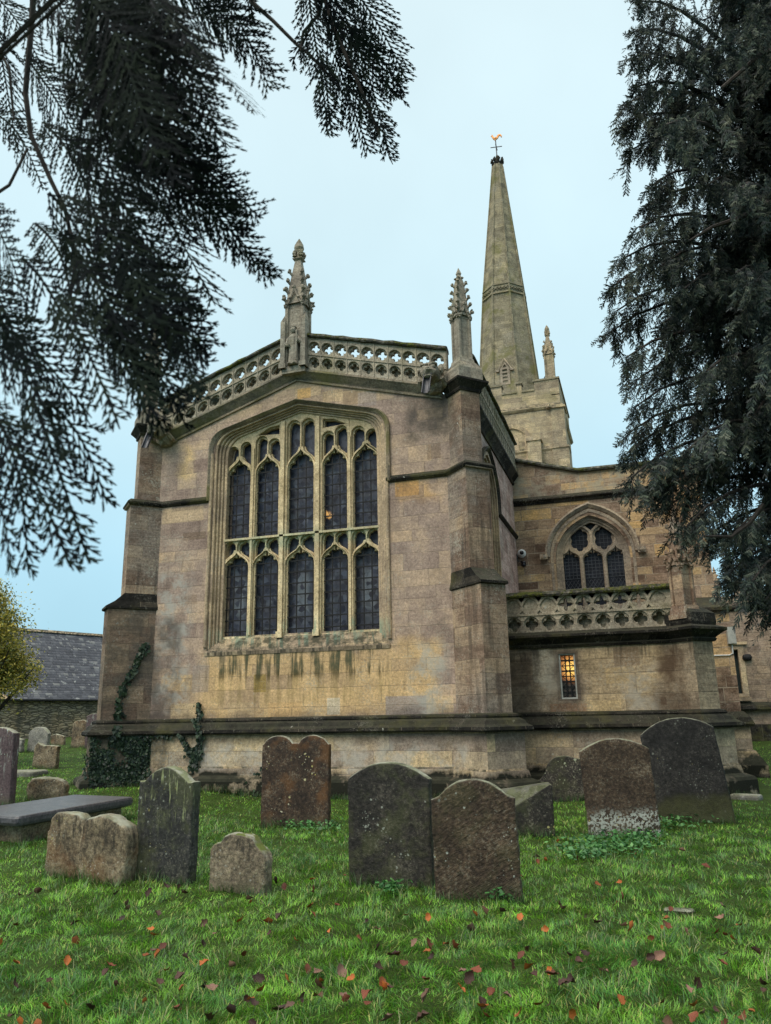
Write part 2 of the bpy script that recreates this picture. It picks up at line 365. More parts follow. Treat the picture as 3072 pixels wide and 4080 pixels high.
M['vestry'] = ashlar('vestry ashlar', blocks=VEB, tones=[(0.0, (.15, .115, .085)), (.35, (.26, .2, .14)), (.6, (.36, .275, .185)), (1.0, (.42, .31, .19))], bw=.78, bh=.36, msize=.009, speck=.35, lichen=.3, blot=.5, streak=.3, greyamt=.35, seed=.55,
    grime=[((-2.9, 1.5), (-2.1, 3.0), (.05, .042, .035), .75, 'all'), ((-3, 2.7), (2, 3.0), DKB, .6, 'run'), ((.25, 1.6), (.8, 2.9), (.09, .055, .035), .9, 'all'), ((-1.85, 1.6), (-1.2, 3.0), (.07, .055, .045), .7, 'all')],
    warms=[((-1.25, 1.6), (.3, 3.0), (.5, .36, .2), .6)],
    pale=[((-.6, 1.6), (.3, 2.4), (.4, .37, .32), .6), ((-2.1, 2.0), (-1.7, 3.0), (.48, .44, .36), .6)])
M['chapel'] = ashlar('chapel rubble ashlar', [(0.0, (.15, .095, .065)), (.3, (.26, .175, .115)), (.55, (.37, .26, .16)), (.8, (.44, .3, .155)), (1.0, (.5, .31, .125))], bw=.5, bh=.27, msize=.012, mortar=(.48, .42, .33), speck=.4, lichen=.3, blot=.4, streak=.2, greyamt=.3, seed=4.1, rw=.95,
    pale=[((-3.3, 7.9), (.5, 8.7), (.4, .36, .27), .7)])
M['tower'] = ashlar('tower ashlar', [(0.0, (.24, .19, .135)), (.4, (.36, .28, .185)), (.7, (.44, .34, .21)), (1.0, (.52, .38, .21))], bw=.6, bh=.3, msize=.011, mortar=(.5, .44, .33), speck=.4, lichen=.2, blot=.3, streak=.2, green=.35, greyamt=.3, mixgrey=(.33, .27, .2), seed=5.3, rw=.6)
M['spire'] = ashlar('spire stone', [(0.0, (.16, .135, .09)), (.5, (.255, .215, .14)), (1.0, (.35, .28, .16))], bw=.5, bh=.3, msize=.006, speck=.55, lichen=.2, blot=.35, streak=.3, green=.75, greyamt=.5, mixgrey=(.22, .19, .145), seed=6.1)
M['farwall'] = ashlar('transept stone', [(0.0, (.16, .115, .09)), (.4, (.26, .19, .14)), (.7, (.33, .24, .16)), (1.0, (.46, .33, .18))], bw=.5, bh=.27, msize=.012, mortar=(.4, .34, .26), speck=.4, lichen=.2, blot=.4, streak=.3, greyamt=.4, seed=7.7)
M['tracery'] = ashlar('tracery limestone', [(0.0, (.48, .36, .2)), (.4, (.64, .49, .29)), (.7, (.74, .59, .36)), (1.0, (.72, .52, .26))], bw=3.0, bh=1.1, msize=.004, speck=.12, lichen=.1, blot=.2, streak=.3, greyamt=.12, seed=8.2, bumps=.2, bedk=.1,
    grime=[((-9.6, 5.45), (-5.0, 5.85), (.17, .31, .22), .5, 'all'), ((-9.6, 3.3), (-5.0, 3.75), (.18, .33, .25), .7, 'run'), ((-9.6, 2.9), (-5.0, 3.42), (.07, .06, .05), .7, 'run'), ((-9.6, 5.0), (-5.0, 5.5), (.3, .2, .08), .4, 'run'), ((-9.6, 7.6), (-5.0, 8.9), (.1, .085, .07), .3, 'all'), ((-9.6, 7.3), (-5.0, 8.0), (.12, .13, .06), .5, 'run')])
M['surround'] = ashlar('window surround stone', [(0.0, (.24, .175, .125)), (.4, (.4, .3, .2)), (.7, (.52, .39, .235)), (1.0, (.6, .42, .21))], bw=2.0, bh=.55, msize=.005, speck=.4, lichen=.4, blot=.35, streak=.45, greyamt=.3, seed=8.9, bumps=.3, bedk=.12,
    grime=[((-9.7, 2.9), (-4.9, 3.3), (.05, .045, .038), .9, 'run'), ((-9.7, 3.2), (-4.9, 3.6), (.18, .33, .25), .6, 'run')])
M['chapeltracery'] = ashlar('chapel tracery stone', [(0.0, (.2, .16, .125)), (.5, (.32, .255, .19)), (1.0, (.46, .33, .19))], bw=3.0, bh=.9, msize=.004, speck=.6, lichen=.3, blot=.3, streak=.3, greyamt=.4, mixgrey=(.3, .26, .22), seed=9.4, bumps=.35)

def coping_mat():
    g = G('mossy coping'); n = g.noise(7.0, 6.0, .7); n2 = g.noise(1.3, 4.0)
    col = g.ramp(n, [(.2, (.025, .025, .022)), (.45, (.06, .058, .05)), (.6, (.14, .13, .1)), (.8, (.4, .39, .33))])
    moss = g.mulc(g.rng(g.add(g.noise(9.0, 5.0, .7), g.mul(g.sub(n2, .5), .6)), .46, .6), .9)
    col = g.mix(moss, col, g.ramp(g.noise(30.0, 3.0), [(.3, (.035, .045, .012)), (.55, (.09, .1, .02)), (.8, (.22, .19, .04))]))
    return g.finish(col, .95, g.bump(g.add(n, moss), .8, .05), .1)
M['coping'] = coping_mat()

def z_(g): return g.p[2]
def glass_mat(name, scale, tint, light=None, fig=.5, dark=1.0):
    """Dark leaded stained glass seen from outside, with the leads and a faint figure."""
    g = G(name)
    v = g.comb(g.p[0], g.p[2], 0.0)
    ed = g.voro(scale, v, 'DISTANCE_TO_EDGE')['Distance']; cell = g.sep(g.voro(scale, v)['Color'])
    lead = g.rng(ed, .015, .05, 1.0, 0.0)
    big = g.noise(1.5, 3.0, .5, v)
    col = g.ramp(cell[0], [(0, (.026, .027, .042)), (.5, (.05, .054, .08)), (.85, (.08, .088, .128)), (1.0, (.12, .135, .185))])
    col = g.mix(g.rng(big, .4, .6, 0.0, .5), col, (.06, .052, .06))
    figm = g.mulc(g.mul(g.rng(g.noise(3.2, 2.0, .5, g.vadd(v, (3.3, .7, 0))), .5, .58), g.rng(cell[1], .4, .55)), .3 * fig)
    for fx in ((-8.93, -7.3, -5.67) if fig else ()):
        k = g.mul(g.mul(g.rng(g.m_('ABSOLUTE', g.sub(g.p[0], fx)), .1, .22, 1.0, 0.0), g.mul(g.rng(z_(g), 3.85, 4.0), g.rng(z_(g), 4.75, 4.95, 1.0, 0.0))), g.rng(cell[1], .3, .45)); figm = g.mx(figm, g.mulc(k, .8 * fig))
    col = g.mix(figm, col, (.34, .38, .42))
    mesh = g.mx(g.rng(g.m_('ABSOLUTE', g.m_('SINE', g.mul(g.p[0], 150.0))), .0, .35, 1.0, 0.0), g.rng(g.m_('ABSOLUTE', g.m_('SINE', g.mul(g.p[2], 150.0))), .0, .35, 1.0, 0.0))
    col = g.mix(g.mul(mesh, .2), col, (.07, .07, .08))
    col = g.mix(g.mul(lead, .6), col, tint)
    if dark < 1: col = g.mix(1.0, col, (dark, dark, dark), 'MULTIPLY')
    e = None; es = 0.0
    if light:  # glow of an inside lamp painted into the glass as an emissive spot
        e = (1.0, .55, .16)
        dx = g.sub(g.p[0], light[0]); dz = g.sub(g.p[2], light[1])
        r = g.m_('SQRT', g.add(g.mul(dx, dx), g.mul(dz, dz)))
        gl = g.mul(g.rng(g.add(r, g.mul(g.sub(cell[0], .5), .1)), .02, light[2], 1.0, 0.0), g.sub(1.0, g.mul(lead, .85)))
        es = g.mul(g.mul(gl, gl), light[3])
    h = g.add(g.mul(g.noise(6.0, 3.0, .5, v), .5), g.mul(cell[2], .35))
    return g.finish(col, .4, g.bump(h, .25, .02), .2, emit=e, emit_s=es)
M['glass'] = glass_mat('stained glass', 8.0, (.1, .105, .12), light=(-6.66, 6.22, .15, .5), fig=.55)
M['darkglass'] = glass_mat('dark glass', 3.0, (.03, .03, .035), fig=.0, dark=.35)

def lit_glass():
    g = G('lamplit leaded glass'); v = g.comb(g.p[0], g.p[2], 0.0)
    z = g.p[2]; n = g.noise(5.0, 3.0, .5, v)
    hot = g.rng(g.m_('SQRT', g.add(g.m_('POWER', g.sub(g.p[0], -1.45), 2.0), g.m_('POWER', g.mul(g.sub(z, 2.52), .8), 2.0))), .02, .3, 1.0, 0.0)
    warm = g.mul(g.rng(z, 2.2, 2.4), g.add(.25, g.mul(n, .5)))
    es = g.add(g.mul(hot, .85), g.mul(warm, .2))
    return g.finish((.1, .07, .05), .35, None, .4, emit=g.mix(hot, (.85, .26, .06), (1.0, .62, .14)), emit_s=es)
M['litglass'] = lit_glass()

def plain(name, col, rough=.6, metal=0.0, var=.3, sc=8.0, bump=.2, col2=None):
    g = G(name); n = g.noise(sc, 6.0, .65)
    c = g.mix(g.rng(n, .35, .65), col, col2 if col2 else tuple(max(0, k * (1 - var)) for k in col))
    c = g.mix(1.0, c, g.gray(g.add(.8, g.mul(g.noise(sc * 6, 4.0), .4))), 'MULTIPLY')
    return g.finish(c, rough, g.bump(n, bump, .01), .4, metal)
M['iron'] = plain('black iron', (.006, .006, .007), .7, .0)
M['lead'] = plain('grey lead', (.09, .09, .1), .45, .5, .5, 5.0)
M['gold'] = plain('gilded copper', (.6, .28, .1), .5, .7)
M['white_plastic'] = plain('white plastic', (.7, .7, .68), .35, 0, .08)
M['grey_plastic'] = plain('weathered grey plastic', (.42, .42, .38), .5, 0, .25)
M['black_plastic'] = plain('black dome plastic', (.01, .01, .014), .12)
M['dark_wood'] = plain('dark green door paint', (.02, .035, .035), .5, 0, .5, 3.0)
M['bark'] = plain('conifer bark', (.05, .038, .032), .9, 0, .6, 14.0, .8)
M['roof_lead'] = plain('lead roof', (.12, .12, .125), .5, .3)

def rubble():
    g = G('rubble stone'); u, v = g.wall_uv()
    w = g.comb(g.mul(u, 2.3), g.mul(v, 7.5), 0.0); w = g.vadd(w, g.vscale(g.gray(g.noise(3.0, 3.0)), (.7, .7, 0)))
    vo = g.voro(1.0, w); ed = g.voro(1.0, w, 'DISTANCE_TO_EDGE')['Distance']; r = g.sep(vo['Color'])
    col = g.ramp(r[0], [(0, (.15, .13, .1)), (.4, (.25, .21, .15)), (.7, (.31, .26, .19)), (1, (.4, .32, .21))])
    col = g.mix(g.mulc(g.rng(g.noise(.5, 4.0), .45, .6), .5), col, (.4, .28, .15))
    col = g.mix(g.rng(ed, .02, .12, .8, 0.0), col, (.06, .052, .042))
    col = g.mix(g.mulc(g.rng(g.noise(1.0, 4.0, .6, g.comb(g.mul(u, 1.2), g.mul(v, .3), 0.0)), .55, .65), .6), col, (.08, .075, .06))
    return g.finish(g.mix(1.0, col, g.gray(g.add(.6, g.mul(g.noise(20.0, 4.0), .8))), 'MULTIPLY'), .95, g.bump(g.rng(ed, 0, .2), .8, .05), .1)
M['rubble'] = rubble()
def slate(name, tones, spots):
    g = G(name); oi = g.t.nodes.new('ShaderNodeAttribute'); oi.attribute_name = 'tint'
    r = g.sep(oi.outputs['Color'])[0]
    col = g.ramp(r, tones); n = g.noise(2.5, 6.0, .7); col = g.mix(1.0, col, g.gray(g.add(.65, g.mul(n, .7))), 'MULTIPLY')
    col = g.mix(g.mulc(g.rng(g.noise(3.2, 5.0, .7), .6, .66), spots), col, (.4, .4, .38))
    return g.finish(col, .6, g.bump(n, .3, .02), .35)
M['slate'] = slate('stone slate', [(0, (.055, .055, .065)), (.6, (.08, .08, .094)), (.9, (.11, .11, .122)), (1, (.2, .195, .19))], .8)
M['tanslate'] = slate('buff roof tile', [(0, (.4, .27, .15)), (1, (.5, .35, .2))], .2)

def headstone_mat(name, tones, spots=.4, spotc=(.5, .52, .45), spot_sc=16.0, lo_band=None, streak=None, green=0.0, moss_top=.3, tool=0.0, rust=0.0, bump=.5, crust=.3, wet=.75, foot=None, upc=1.0, wide=0.0):
    g = G(name)
    inf = g.t.nodes.new('ShaderNodeObjectInfo')
    g.P = g.vadd(g.tc.outputs['Object'], g.comb(g.mul(inf.outputs['Random'], 37.0), 0.0, 0.0))
    raw = g.sep(g.tc.outputs['Object']); ns = g.sep(g.geo.outputs['Normal'])
    n = g.noise(3.0, 7.0, .68); f = g.noise(24.0, 7.0, .72)
    col = g.ramp(g.add(g.mul(n, .7), g.mul(f, .3)), tones)
    col = g.mix(1.0, col, g.gray(g.rng(f, .3, .7, .45, 1.55, False)), 'MULTIPLY')
    if rust: col = g.mix(g.mulc(g.rng(g.noise(2.2, 5.0, .6), .5, .64), rust), col, (.2, .085, .025))
    cr_ = g.rng(g.add(g.noise(38.0, 5.0, .7), g.mul(g.sub(n, .5), .5)), .56, .65)
    col = g.mix(g.mulc(cr_, crust), col, (.34, .31, .24))
    if green: col = g.mix(g.mulc(g.rng(g.noise(2.6, 6.0, .7), .46, .62), green), col, (.13, .14, .05))
    if streak:
        st = g.noise(1.0, 6.0, .65, g.comb(g.mul(raw[0], 26.0 - wide), g.mul(raw[1], 26.0), g.mul(raw[2], 2.6)))
        k = g.mulc(g.mul(g.rng(st, .47 if wide else .55, .58 if wide else .62), g.rng(g.noise(4.5, 3.0), .38, .6)), .9); k = g.mul(k, g.rng(raw[2], streak[1] * .25, streak[1] * .8))
        col = g.mix(k, col, streak[0])
    sv = g.vadd(g.P, g.vscale(g.gray(g.noise(26.0, 2.0)), (.03, .03, .03)))
    for sc, th, mk in ((spot_sc * .6, .15, .53), (spot_sc, .2, .5), (spot_sc * 2.3, .26, .57)):
        vo = g.voro(sc, sv); rc = g.sep(vo['Color'])
        s_ = g.rng(g.sub(vo['Distance'], g.mul(rc[0], th)), -.02, .05, 1.0, 0.0)
        dens = g.noise(2.4, 3.0)
        if lo_band: dens = g.add(dens, g.rng(raw[2], lo_band * .5, lo_band * 1.2, .3, -.16))
        s_ = g.mul(s_, g.rng(dens, mk - .02, mk + .06))
        col = g.mix(g.mulc(s_, spots), col, g.mix(g.rng(rc[1], .6, .8), spotc, (.42, .36, .12)))
    if foot: col = g.mix(g.mulc(g.rng(g.add(raw[2], g.mul(g.sub(n, .5), .35)), foot[1] * .7, foot[1] * 1.2, .8, 0.0), g.rng(f, .3, .6, .5, 1.0)), col, foot[0])
    if lo_band:
        k = g.mul(g.rng(g.add(raw[2], g.mul(g.sub(n, .5), .5)), lo_band * .7, lo_band * 1.15, 1.0, 0.0), g.rng(g.noise(32.0, 4.0, .6), .46, .53))
        col = g.mix(g.mulc(k, .9), col, (.42, .43, .38))
    up = g.rng(ns[2], .35, .75)
    col = g.mix(g.mulc(up, g.rng(g.noise(9.0, 5.0), .35, .6, .25 * upc, upc)), col, (.3, .3, .23))
    if moss_top: col = g.mix(g.mulc(up, g.mulc(g.rng(g.noise(7.0, 4.0), .42, .55), moss_top)), col, (.1, .12, .02))
    low = g.mul(g.rng(raw[2], .03, .22, 1.0, 0.0), g.rng(g.noise(6.0, 4.0), .35, .6))
    col = g.mix(g.mulc(low, .6), col, (.06, .065, .03))
    h = g.add(g.mul(n, .6), g.mul(f, .6))
    if tool:
        w = g.noise(1.0, 4.0, .6, g.comb(g.add(g.mul(raw[0], 15.0), g.mul(raw[2], 8.0)), g.mul(raw[1], 9.0), g.sub(g.mul(raw[2], 46.0), g.mul(raw[0], 30.0))))
        h = g.add(h, g.mul(w, 1.2 * tool)); col = g.mix(1.0, col, g.gray(g.rng(w, .3, .7, .82, 1.18)), 'MULTIPLY')
    return g.finish(col, wet, g.bump(h, bump, .025), .3)
BLK = [(.3, (.009, .008, .0075)), (.5, (.024, .02, .017)), (.68, (.055, .044, .035))]
BRN = [(.3, (.02, .0125, .0085)), (.5, (.055, .035, .023)), (.7, (.115, .076, .047))]
TANS = [(.32, (.04, .031, .023)), (.44, (.115, .087, .058)), (.54, (.2, .152, .096)), (.68, (.33, .262, .17))]
M['gs_twin'] = headstone_mat('lichen spotted brown stone', [(.3, (.016, .011, .009)), (.5, (.045, .028, .019)), (.7, (.1, .06, .035))], 1.0, (.46, .42, .3), 9.0, rust=.4, moss_top=.1, crust=.25)
M['gs_black'] = headstone_mat('black weathered stone', [(.3, (.012, .0105, .0095)), (.5, (.03, .0255, .022)), (.7, (.065, .053, .043))], .5, green=.25, bump=1.0, moss_top=.3, crust=.18)
M['gs_tooled'] = headstone_mat('tooled brown stone', BRN, .75, (.42, .45, .4), 17.0, green=.15, tool=.8, bump=.9, crust=.25)
M['gs_brown'] = headstone_mat('brown flaked stone', BRN, .95, (.45, .46, .41), 15.0, lo_band=.34, tool=.0, bump=.9, crust=.3)
M['gs_jet'] = headstone_mat('jet black stone', [(.3, (.008, .0075, .007)), (.5, (.018, .016, .015)), (.7, (.04, .035, .032))], .25, green=.0, bump=.7, moss_top=.2, crust=.1, foot=((.05, .05, .016), .36))
M['gs_streak'] = headstone_mat('streaked grey stone', [(.3, (.013, .013, .013)), (.5, (.03, .029, .028)), (.7, (.062, .058, .053))], .35, streak=((.36, .39, .19), 1.1), green=.3, bump=.5, moss_top=.6)
M['gs_tan'] = headstone_mat('tan weathered limestone', TANS, .6, (.52, .5, .42), 20.0, streak=((.035, .029, .022), .6), wide=12.0, rust=.35, bump=.9, moss_top=.25, crust=.45)
M['gs_moss'] = headstone_mat('tan stone with moss', [(.32, (.05, .04, .03)), (.45, (.15, .115, .08)), (.55, (.24, .185, .125)), (.7, (.36, .29, .2))], .5, (.5, .48, .42), 20.0, bump=.9, moss_top=1.0, crust=.45, streak=((.04, .034, .027), .5), wide=12.0)
M['gs_grey'] = headstone_mat('grey lichened stone', [(.2, (.1, .095, .085)), (.5, (.2, .19, .17)), (.8, (.36, .34, .3))], .7, (.5, .5, .45), 18.0, bump=.9, crust=.5)
M['gs_purple'] = headstone_mat('purple brown slate', [(.2, (.05, .032, .036)), (.5, (.085, .058, .062)), (.8, (.12, .09, .09))], .5, (.42, .5, .42), 15.0, streak=((.4, .45, .4), 1.3), bump=.3, moss_top=.2, crust=.05)
M['gs_lichen'] = headstone_mat('dark stone patched with lichen', BLK, .95, (.36, .38, .26), 12.0, green=.2, bump=.7, crust=.35, upc=.3)
M['tomb_slab'] = headstone_mat('wet dark slab', [(.2, (.04, .038, .045)), (.5, (.07, .066, .075)), (.8, (.11, .1, .11))], .35, (.3, .3, .3), 15.0, bump=.25, moss_top=.0, crust=.04, wet=.42, upc=.12)

def tint_mat(name, rough=.6, trans=.3, spec=.25):
    g = G(name); a = g.t.nodes.new('ShaderNodeAttribute'); a.attribute_name = 'tint'
    b = g.t.nodes.new('ShaderNodeBsdfPrincipled'); g.t.links.new(a.outputs['Color'], b.inputs['Base Color'])
    b.inputs['Roughness'].default_value = rough; b.inputs['Specular IOR Level'].default_value = spec
    if trans:
        t = g.t.nodes.new('ShaderNodeBsdfTranslucent'); g.t.links.new(a.outputs['Color'], t.inputs[0])
        m = g.t.nodes.new('ShaderNodeMixShader'); m.inputs[0].default_value = trans
        g.t.links.new(b.outputs[0], m.inputs[1]); g.t.links.new(t.outputs[0], m.inputs[2]); g.t.links.new(m.outputs[0], g.out.inputs[0])
    else: g.t.links.new(b.outputs[0], g.out.inputs[0])
    return g.m
M['grass'] = tint_mat('grass blades', .38, .35, .5)
M['needles'] = tint_mat('conifer sprays', .75, .12, .06); M['near_needles'] = tint_mat('backlit conifer sprays', .8, .0, .04)
M['leafy'] = tint_mat('broad leaves', .45, .2, .4)
def ground_mat():
    g = G('turf soil'); n = g.noise(1.5, 6.0, .6); f = g.noise(30.0, 5.0, .7)
    col = g.ramp(g.add(g.mul(n, .5), g.mul(f, .5)), [(.3, (.018, .02, .008)), (.5, (.035, .06, .012)), (.7, (.06, .1, .022))])
    return g.finish(col, .95, g.bump(f, .8, .03), .1)
M['soil'] = ground_mat()
def leaf_mat(name, c, c2):
    g = G(name); n = g.noise(40.0, 4.0, .6)
    inf = g.t.nodes.new('ShaderNodeObjectInfo')
    col = g.mix(g.rng(n, .35, .65), c, c2); col = g.mix(1.0, col, g.gray(g.add(.6, g.mul(inf.outputs['Random'], .8))), 'MULTIPLY')
    return g.finish(col, .5, g.bump(n, .4, .01), .35)
M['lf_orange'] = leaf_mat('orange dead leaf', (.42, .12, .022), (.25, .065, .015))
M['lf_brown'] = leaf_mat('dark brown dead leaf', (.075, .03, .018), (.035, .016, .012))
M['lf_pink'] = leaf_mat('pale dead leaf', (.25, .135, .095), (.15, .075, .05))
M['lf_rust'] = leaf_mat('rust dead leaf', (.19, .048, .018), (.1, .028, .014))

# ================================================================== THE SETTING
def make_ground():
    xs = np.unique(np.concatenate([np.linspace(-60, -14, 47), np.linspace(-14, 6, 161), np.linspace(6, 40, 35)]))
    ys = np.unique(np.concatenate([np.linspace(-12, 3, 16), np.linspace(3, 19, 129), np.linspace(19, 70, 52)]))
    X, Y = np.meshgrid(xs, ys); Z = ground_z(X, Y)
    v = np.stack([X.ravel(), Y.ravel(), Z.ravel()], 1); nx = len(xs)
    i, j = np.meshgrid(np.arange(nx - 1), np.arange(len(ys) - 1)); a = (j * nx + i).ravel()
    o = np_mesh('ground', v, np.stack([a, a + 1, a + 1 + nx, a + nx], 1), M['soil'])
    o['kind'] = 'structure'; o.data.polygons.foreach_set('use_smooth', [True] * len(o.data.polygons))
    mb = MB(); mb.loft([[(-300, -60, -.6), (300, -60, -.6), (300, 400, -.6), (-300, 400, -.6)], [(-300, -60, -.5), (300, -60, -.5), (300, 400, -.5), (-300, 400, -.5)]])
    o = mb.build('terrain', M['soil']); o['kind'] = 'structure'
make_ground()

# ================================================================== THE CHURCH
CX = -7.30
church = thing('church', 'old buff stone church with a big traceried east window, pierced parapets and tall spire', 'church', (CX, 20, 0))
S2 = math.sqrt(.5)
LC, RC = (-11.33, 16.0), (-3.25, 16.0)
DL, DR = (-S2, -S2), (S2, -S2)
def butt_pts(c, d, a, hw, left):
    """Four plan points of a diagonal buttress, in the order walked from left to right along the front."""
    px, py = (-d[1], d[0])                                  # perpendicular
    if left: p1 = (px, py) if (px * -1 + py * 1) > 0 else (-px, -py)
    else: p1 = (px, py) if px < 0 else (-px, -py)
    p2 = (-p1[0], -p1[1]); C = np.array(c); D = np.array(d); P1, P2 = np.array(p1) * hw, np.array(p2) * hw
    return [C + P1 - D * hw, C + P1 + D * a, C + P2 + D * a, C + P2 - D * hw]
def chancel_path(a, hw, y_back=23.0):
    return [np.array((LC[0], y_back))] + butt_pts(LC, DL, a, hw, True) + butt_pts(RC, DR, a, hw, False) + [np.array((RC[0], y_back))]
def to_xz(y0):                                              # plate (u, v, w) -> world on a wall facing -Y; w grows into the wall
    return lambda v: np.stack([v[:, 0], y0 + v[:, 2], v[:, 1]], 1)
def to_yz(x0):                                              # wall facing +X; w grows into the wall
    return lambda v: np.stack([x0 - v[:, 2], v[:, 0], v[:, 1]], 1)
def put_plate(mb, mapf, outer, holes, w0, w1, bevel=0.0, fn=None):
    v, f = plate(outer, holes, w0, w1, bevel)
    if fn: v = fn(v)
    mb.add(mapf(v), f)

def bez(p0, p1, p2, n=8, p3=None):
    out = []
    for i in range(n + 1):
        t = i / n
        if p3 is None: out.append(tuple((1 - t) ** 2 * a + 2 * t * (1 - t) * b + t * t * c for a, b, c in zip(p0, p1, p2)))
        else: out.append(tuple((1 - t) ** 3 * a + 3 * t * (1 - t) ** 2 * b + 3 * t * t * (1 - t) * c + t ** 3 * d for a, b, c, d in zip(p0, p1, p2, p3)))
    return out
def head_outline(o, zb):
    """Outline of the flat-arched east window, o metres inside the wall opening."""
    hw = 2.2 - o; zap = 8.93 - .62 * o
    k = (hw - .42, zap - .26 * (hw - .42)); j = (hw, zap - .26 * hw)
    right = [(hw, zb)] + bez((hw, j[1] - .42), j, k, 8) + [(0, zap)]
    pts = right + [(-x, z) for x, z in right[:-1]][::-1]
    return [(CX + x, z) for x, z in pts]

# ---- walls of the chancel
def chancel_walls():
    mb = MB()
    gable = [(LC[0] + .02, 1.5), (RC[0] - .02, 1.5), (RC[0] - .02, 8.5), (-4.04, 8.72), (-7.3, 9.58), (-10.57, 8.48), (LC[0] + .02, 8.3)]
    put_plate(mb, to_xz(16.0), gable, [head_outline(0, 3.12)], 0.0, .12)
    put_plate(mb, to_xz(16.0), gable, [head_outline(.3, 3.12)], .44, .8)
    wall = mb.build('wall', M['chancel'], church)
    mb = MB()
    sw = pointed(18.72, 1.12, 2.6, 6.95, 8.05)
    put_plate(mb, to_yz(RC[0]), [(16.1, 1.5), (23.2, 1.5), (23.2, 8.6), (16.1, 8.6)], [sw], 0.0, .3)
    o = mb.build('side_wall', M['south'], church)
    mb = MB(); mb.box(LC[0], LC[0] + .7, 16.1, 23.2, 1.5, 8.6); mb.box(LC[0], RC[0], 23.2, 23.6, 1.5, 9.2)
    mb.build('side_wall', M['chancel'], church)
def pointed(c, hw, zb, zs, za, n=10):
    """Two-centred pointed arch outline."""
    h = za - zs; pts = [(c + hw, zb)]
    pts += bez((c + hw, zs), (c + hw, zs + h * .55), (c, za), n, None)[:-1] if False else bez((c + hw, zs), (c + hw, zs + h * .5), (c + hw * .55, zs + h * .86), n, (c, za))[:-1]
    pts += [(c, za)] + [(2 * c - x, z) for x, z in pts[::-1]]
    return pts
chancel_walls()

# ---- plinth and mouldings
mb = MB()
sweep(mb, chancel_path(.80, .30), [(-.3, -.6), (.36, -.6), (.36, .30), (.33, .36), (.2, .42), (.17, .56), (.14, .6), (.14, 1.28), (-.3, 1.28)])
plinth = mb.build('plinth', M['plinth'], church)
mb = MB()
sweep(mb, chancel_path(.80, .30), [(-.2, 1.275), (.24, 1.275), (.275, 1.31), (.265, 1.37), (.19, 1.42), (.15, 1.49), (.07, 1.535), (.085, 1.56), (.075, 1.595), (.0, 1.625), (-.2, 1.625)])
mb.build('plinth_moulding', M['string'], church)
# mid string course, stopped against the window surround
prof = [(-.1, 6.67), (.03, 6.67), (.08, 6.72), (.085, 6.755), (.01, 6.83), (-.1, 6.83)]
p = chancel_path(.44, .30)
for run in (p[:5] + [np.array((-9.58, 16.0))], [np.array((-5.07, 16.0))] + p[5:9] + [np.array((RC[0], 17.6))], [np.array((RC[0], 19.95)), np.array((RC[0], 23.05))]):
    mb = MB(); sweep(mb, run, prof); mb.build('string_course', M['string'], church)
# eaves cornice: round the buttress tops and along the sides
prof = [(-.1, 8.36), (.04, 8.36), (.07, 8.42), (.05, 8.46), (.16, 8.6), (.2, 8.64), (.2, 8.70), (.0, 8.80), (-.1, 8.80)]
p = chancel_path(.30, .26)
for run in ([np.array((LC[0], 23.05)), p[1] + np.array((0, .02))], [p[8] + np.array((0, .02)), np.array((RC[0], 23.05))]):
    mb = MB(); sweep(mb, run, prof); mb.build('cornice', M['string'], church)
prof = [(-.1, 8.5), (.02, 8.5), (.035, 8.54), (.03, 8.57), (.12, 8.68), (.15, 8.71), (.15, 8.755), (.0, 8.83), (-.1, 8.83)]
for run in (p[1:5], p[5:9]):
    mb = MB(); sweep(mb, run, prof); mb.build('cornice', M['string'], church)
# raking moulding under the gable parapet
def rake(mb, x0, z0, x1, z1, prof):
    mb.loft([[(x, 16.0 - o, z + dz) for o, dz in prof] for x, z in ((x0, z0), (x1, z1))])
RK = [(-.1, -.14), (.05, -.14), (.055, -.1), (.03, -.07), (.15, .05), (.2, .09), (.2, .13), (.02, .22), (-.1, .22)]
mb = MB(); rake(mb, -3.72, 8.63, -7.3, 9.62, RK); rake(mb, -7.3, 9.62, -10.9, 8.41, RK)
mb.build('raking_moulding', M['cornice'], church)

# ---- diagonal buttresses, each in three stages with a weathered set-off
def buttress(c, d, stages, zt, mats=('buttress', 'string')):
    """stages: (reach, half width, z bottom, z top); each set-off slopes back to the next stage."""
    mb, cap = MB(), MB(); C, D = np.array(c), np.array(d); N = np.array((-d[1], d[0]))
    rect = lambda a0, a1, hw, z0, z1=None: [tuple(C + D * a0 - N * hw) + (z0,), tuple(C + D * a0 + N * hw) + (z0,), tuple(C + D * a1 + N * hw) + (z1 if z1 is not None else z0,), tuple(C + D * a1 - N * hw) + (z1 if z1 is not None else z0,)]
    for i, (a, hw, z0, z1) in enumerate(stages):
        mb.loft([rect(-.5, a, hw, z0), rect(-.5, a, hw, z1)])
        if i < len(stages) - 1:
            a2 = stages[i + 1][0]; h2 = stages[i + 1][1]; z2 = stages[i + 1][2]
            if z2 - z1 > .03:
                ring = [rect(-.5, a, hw, z1), rect(-.5, a + .06, hw + .035, z1 + .02), rect(-.5, a + .06, hw + .035, z1 + .07), rect(-.5, a * .6 + a2 * .4, hw + .01, z1 + (z2 - z1) * .5), rect(-.5, a2, min(hw, h2), z2)]
                (cap if z2 - z1 > .2 else mb).loft(ring)
    o = mb.build('buttress', M[mats[0]], church)
    if cap.n: cap.build('weathering', M[mats[1]], o)
    return o
ST = [(.79, .30, 1.4, 4.13), (.44, .30, 4.52, 6.66), (.29, .245, 6.84, 8.6)]
buttress(RC, DR, ST, 8.6); buttress(LC, DL, ST, 8.6)

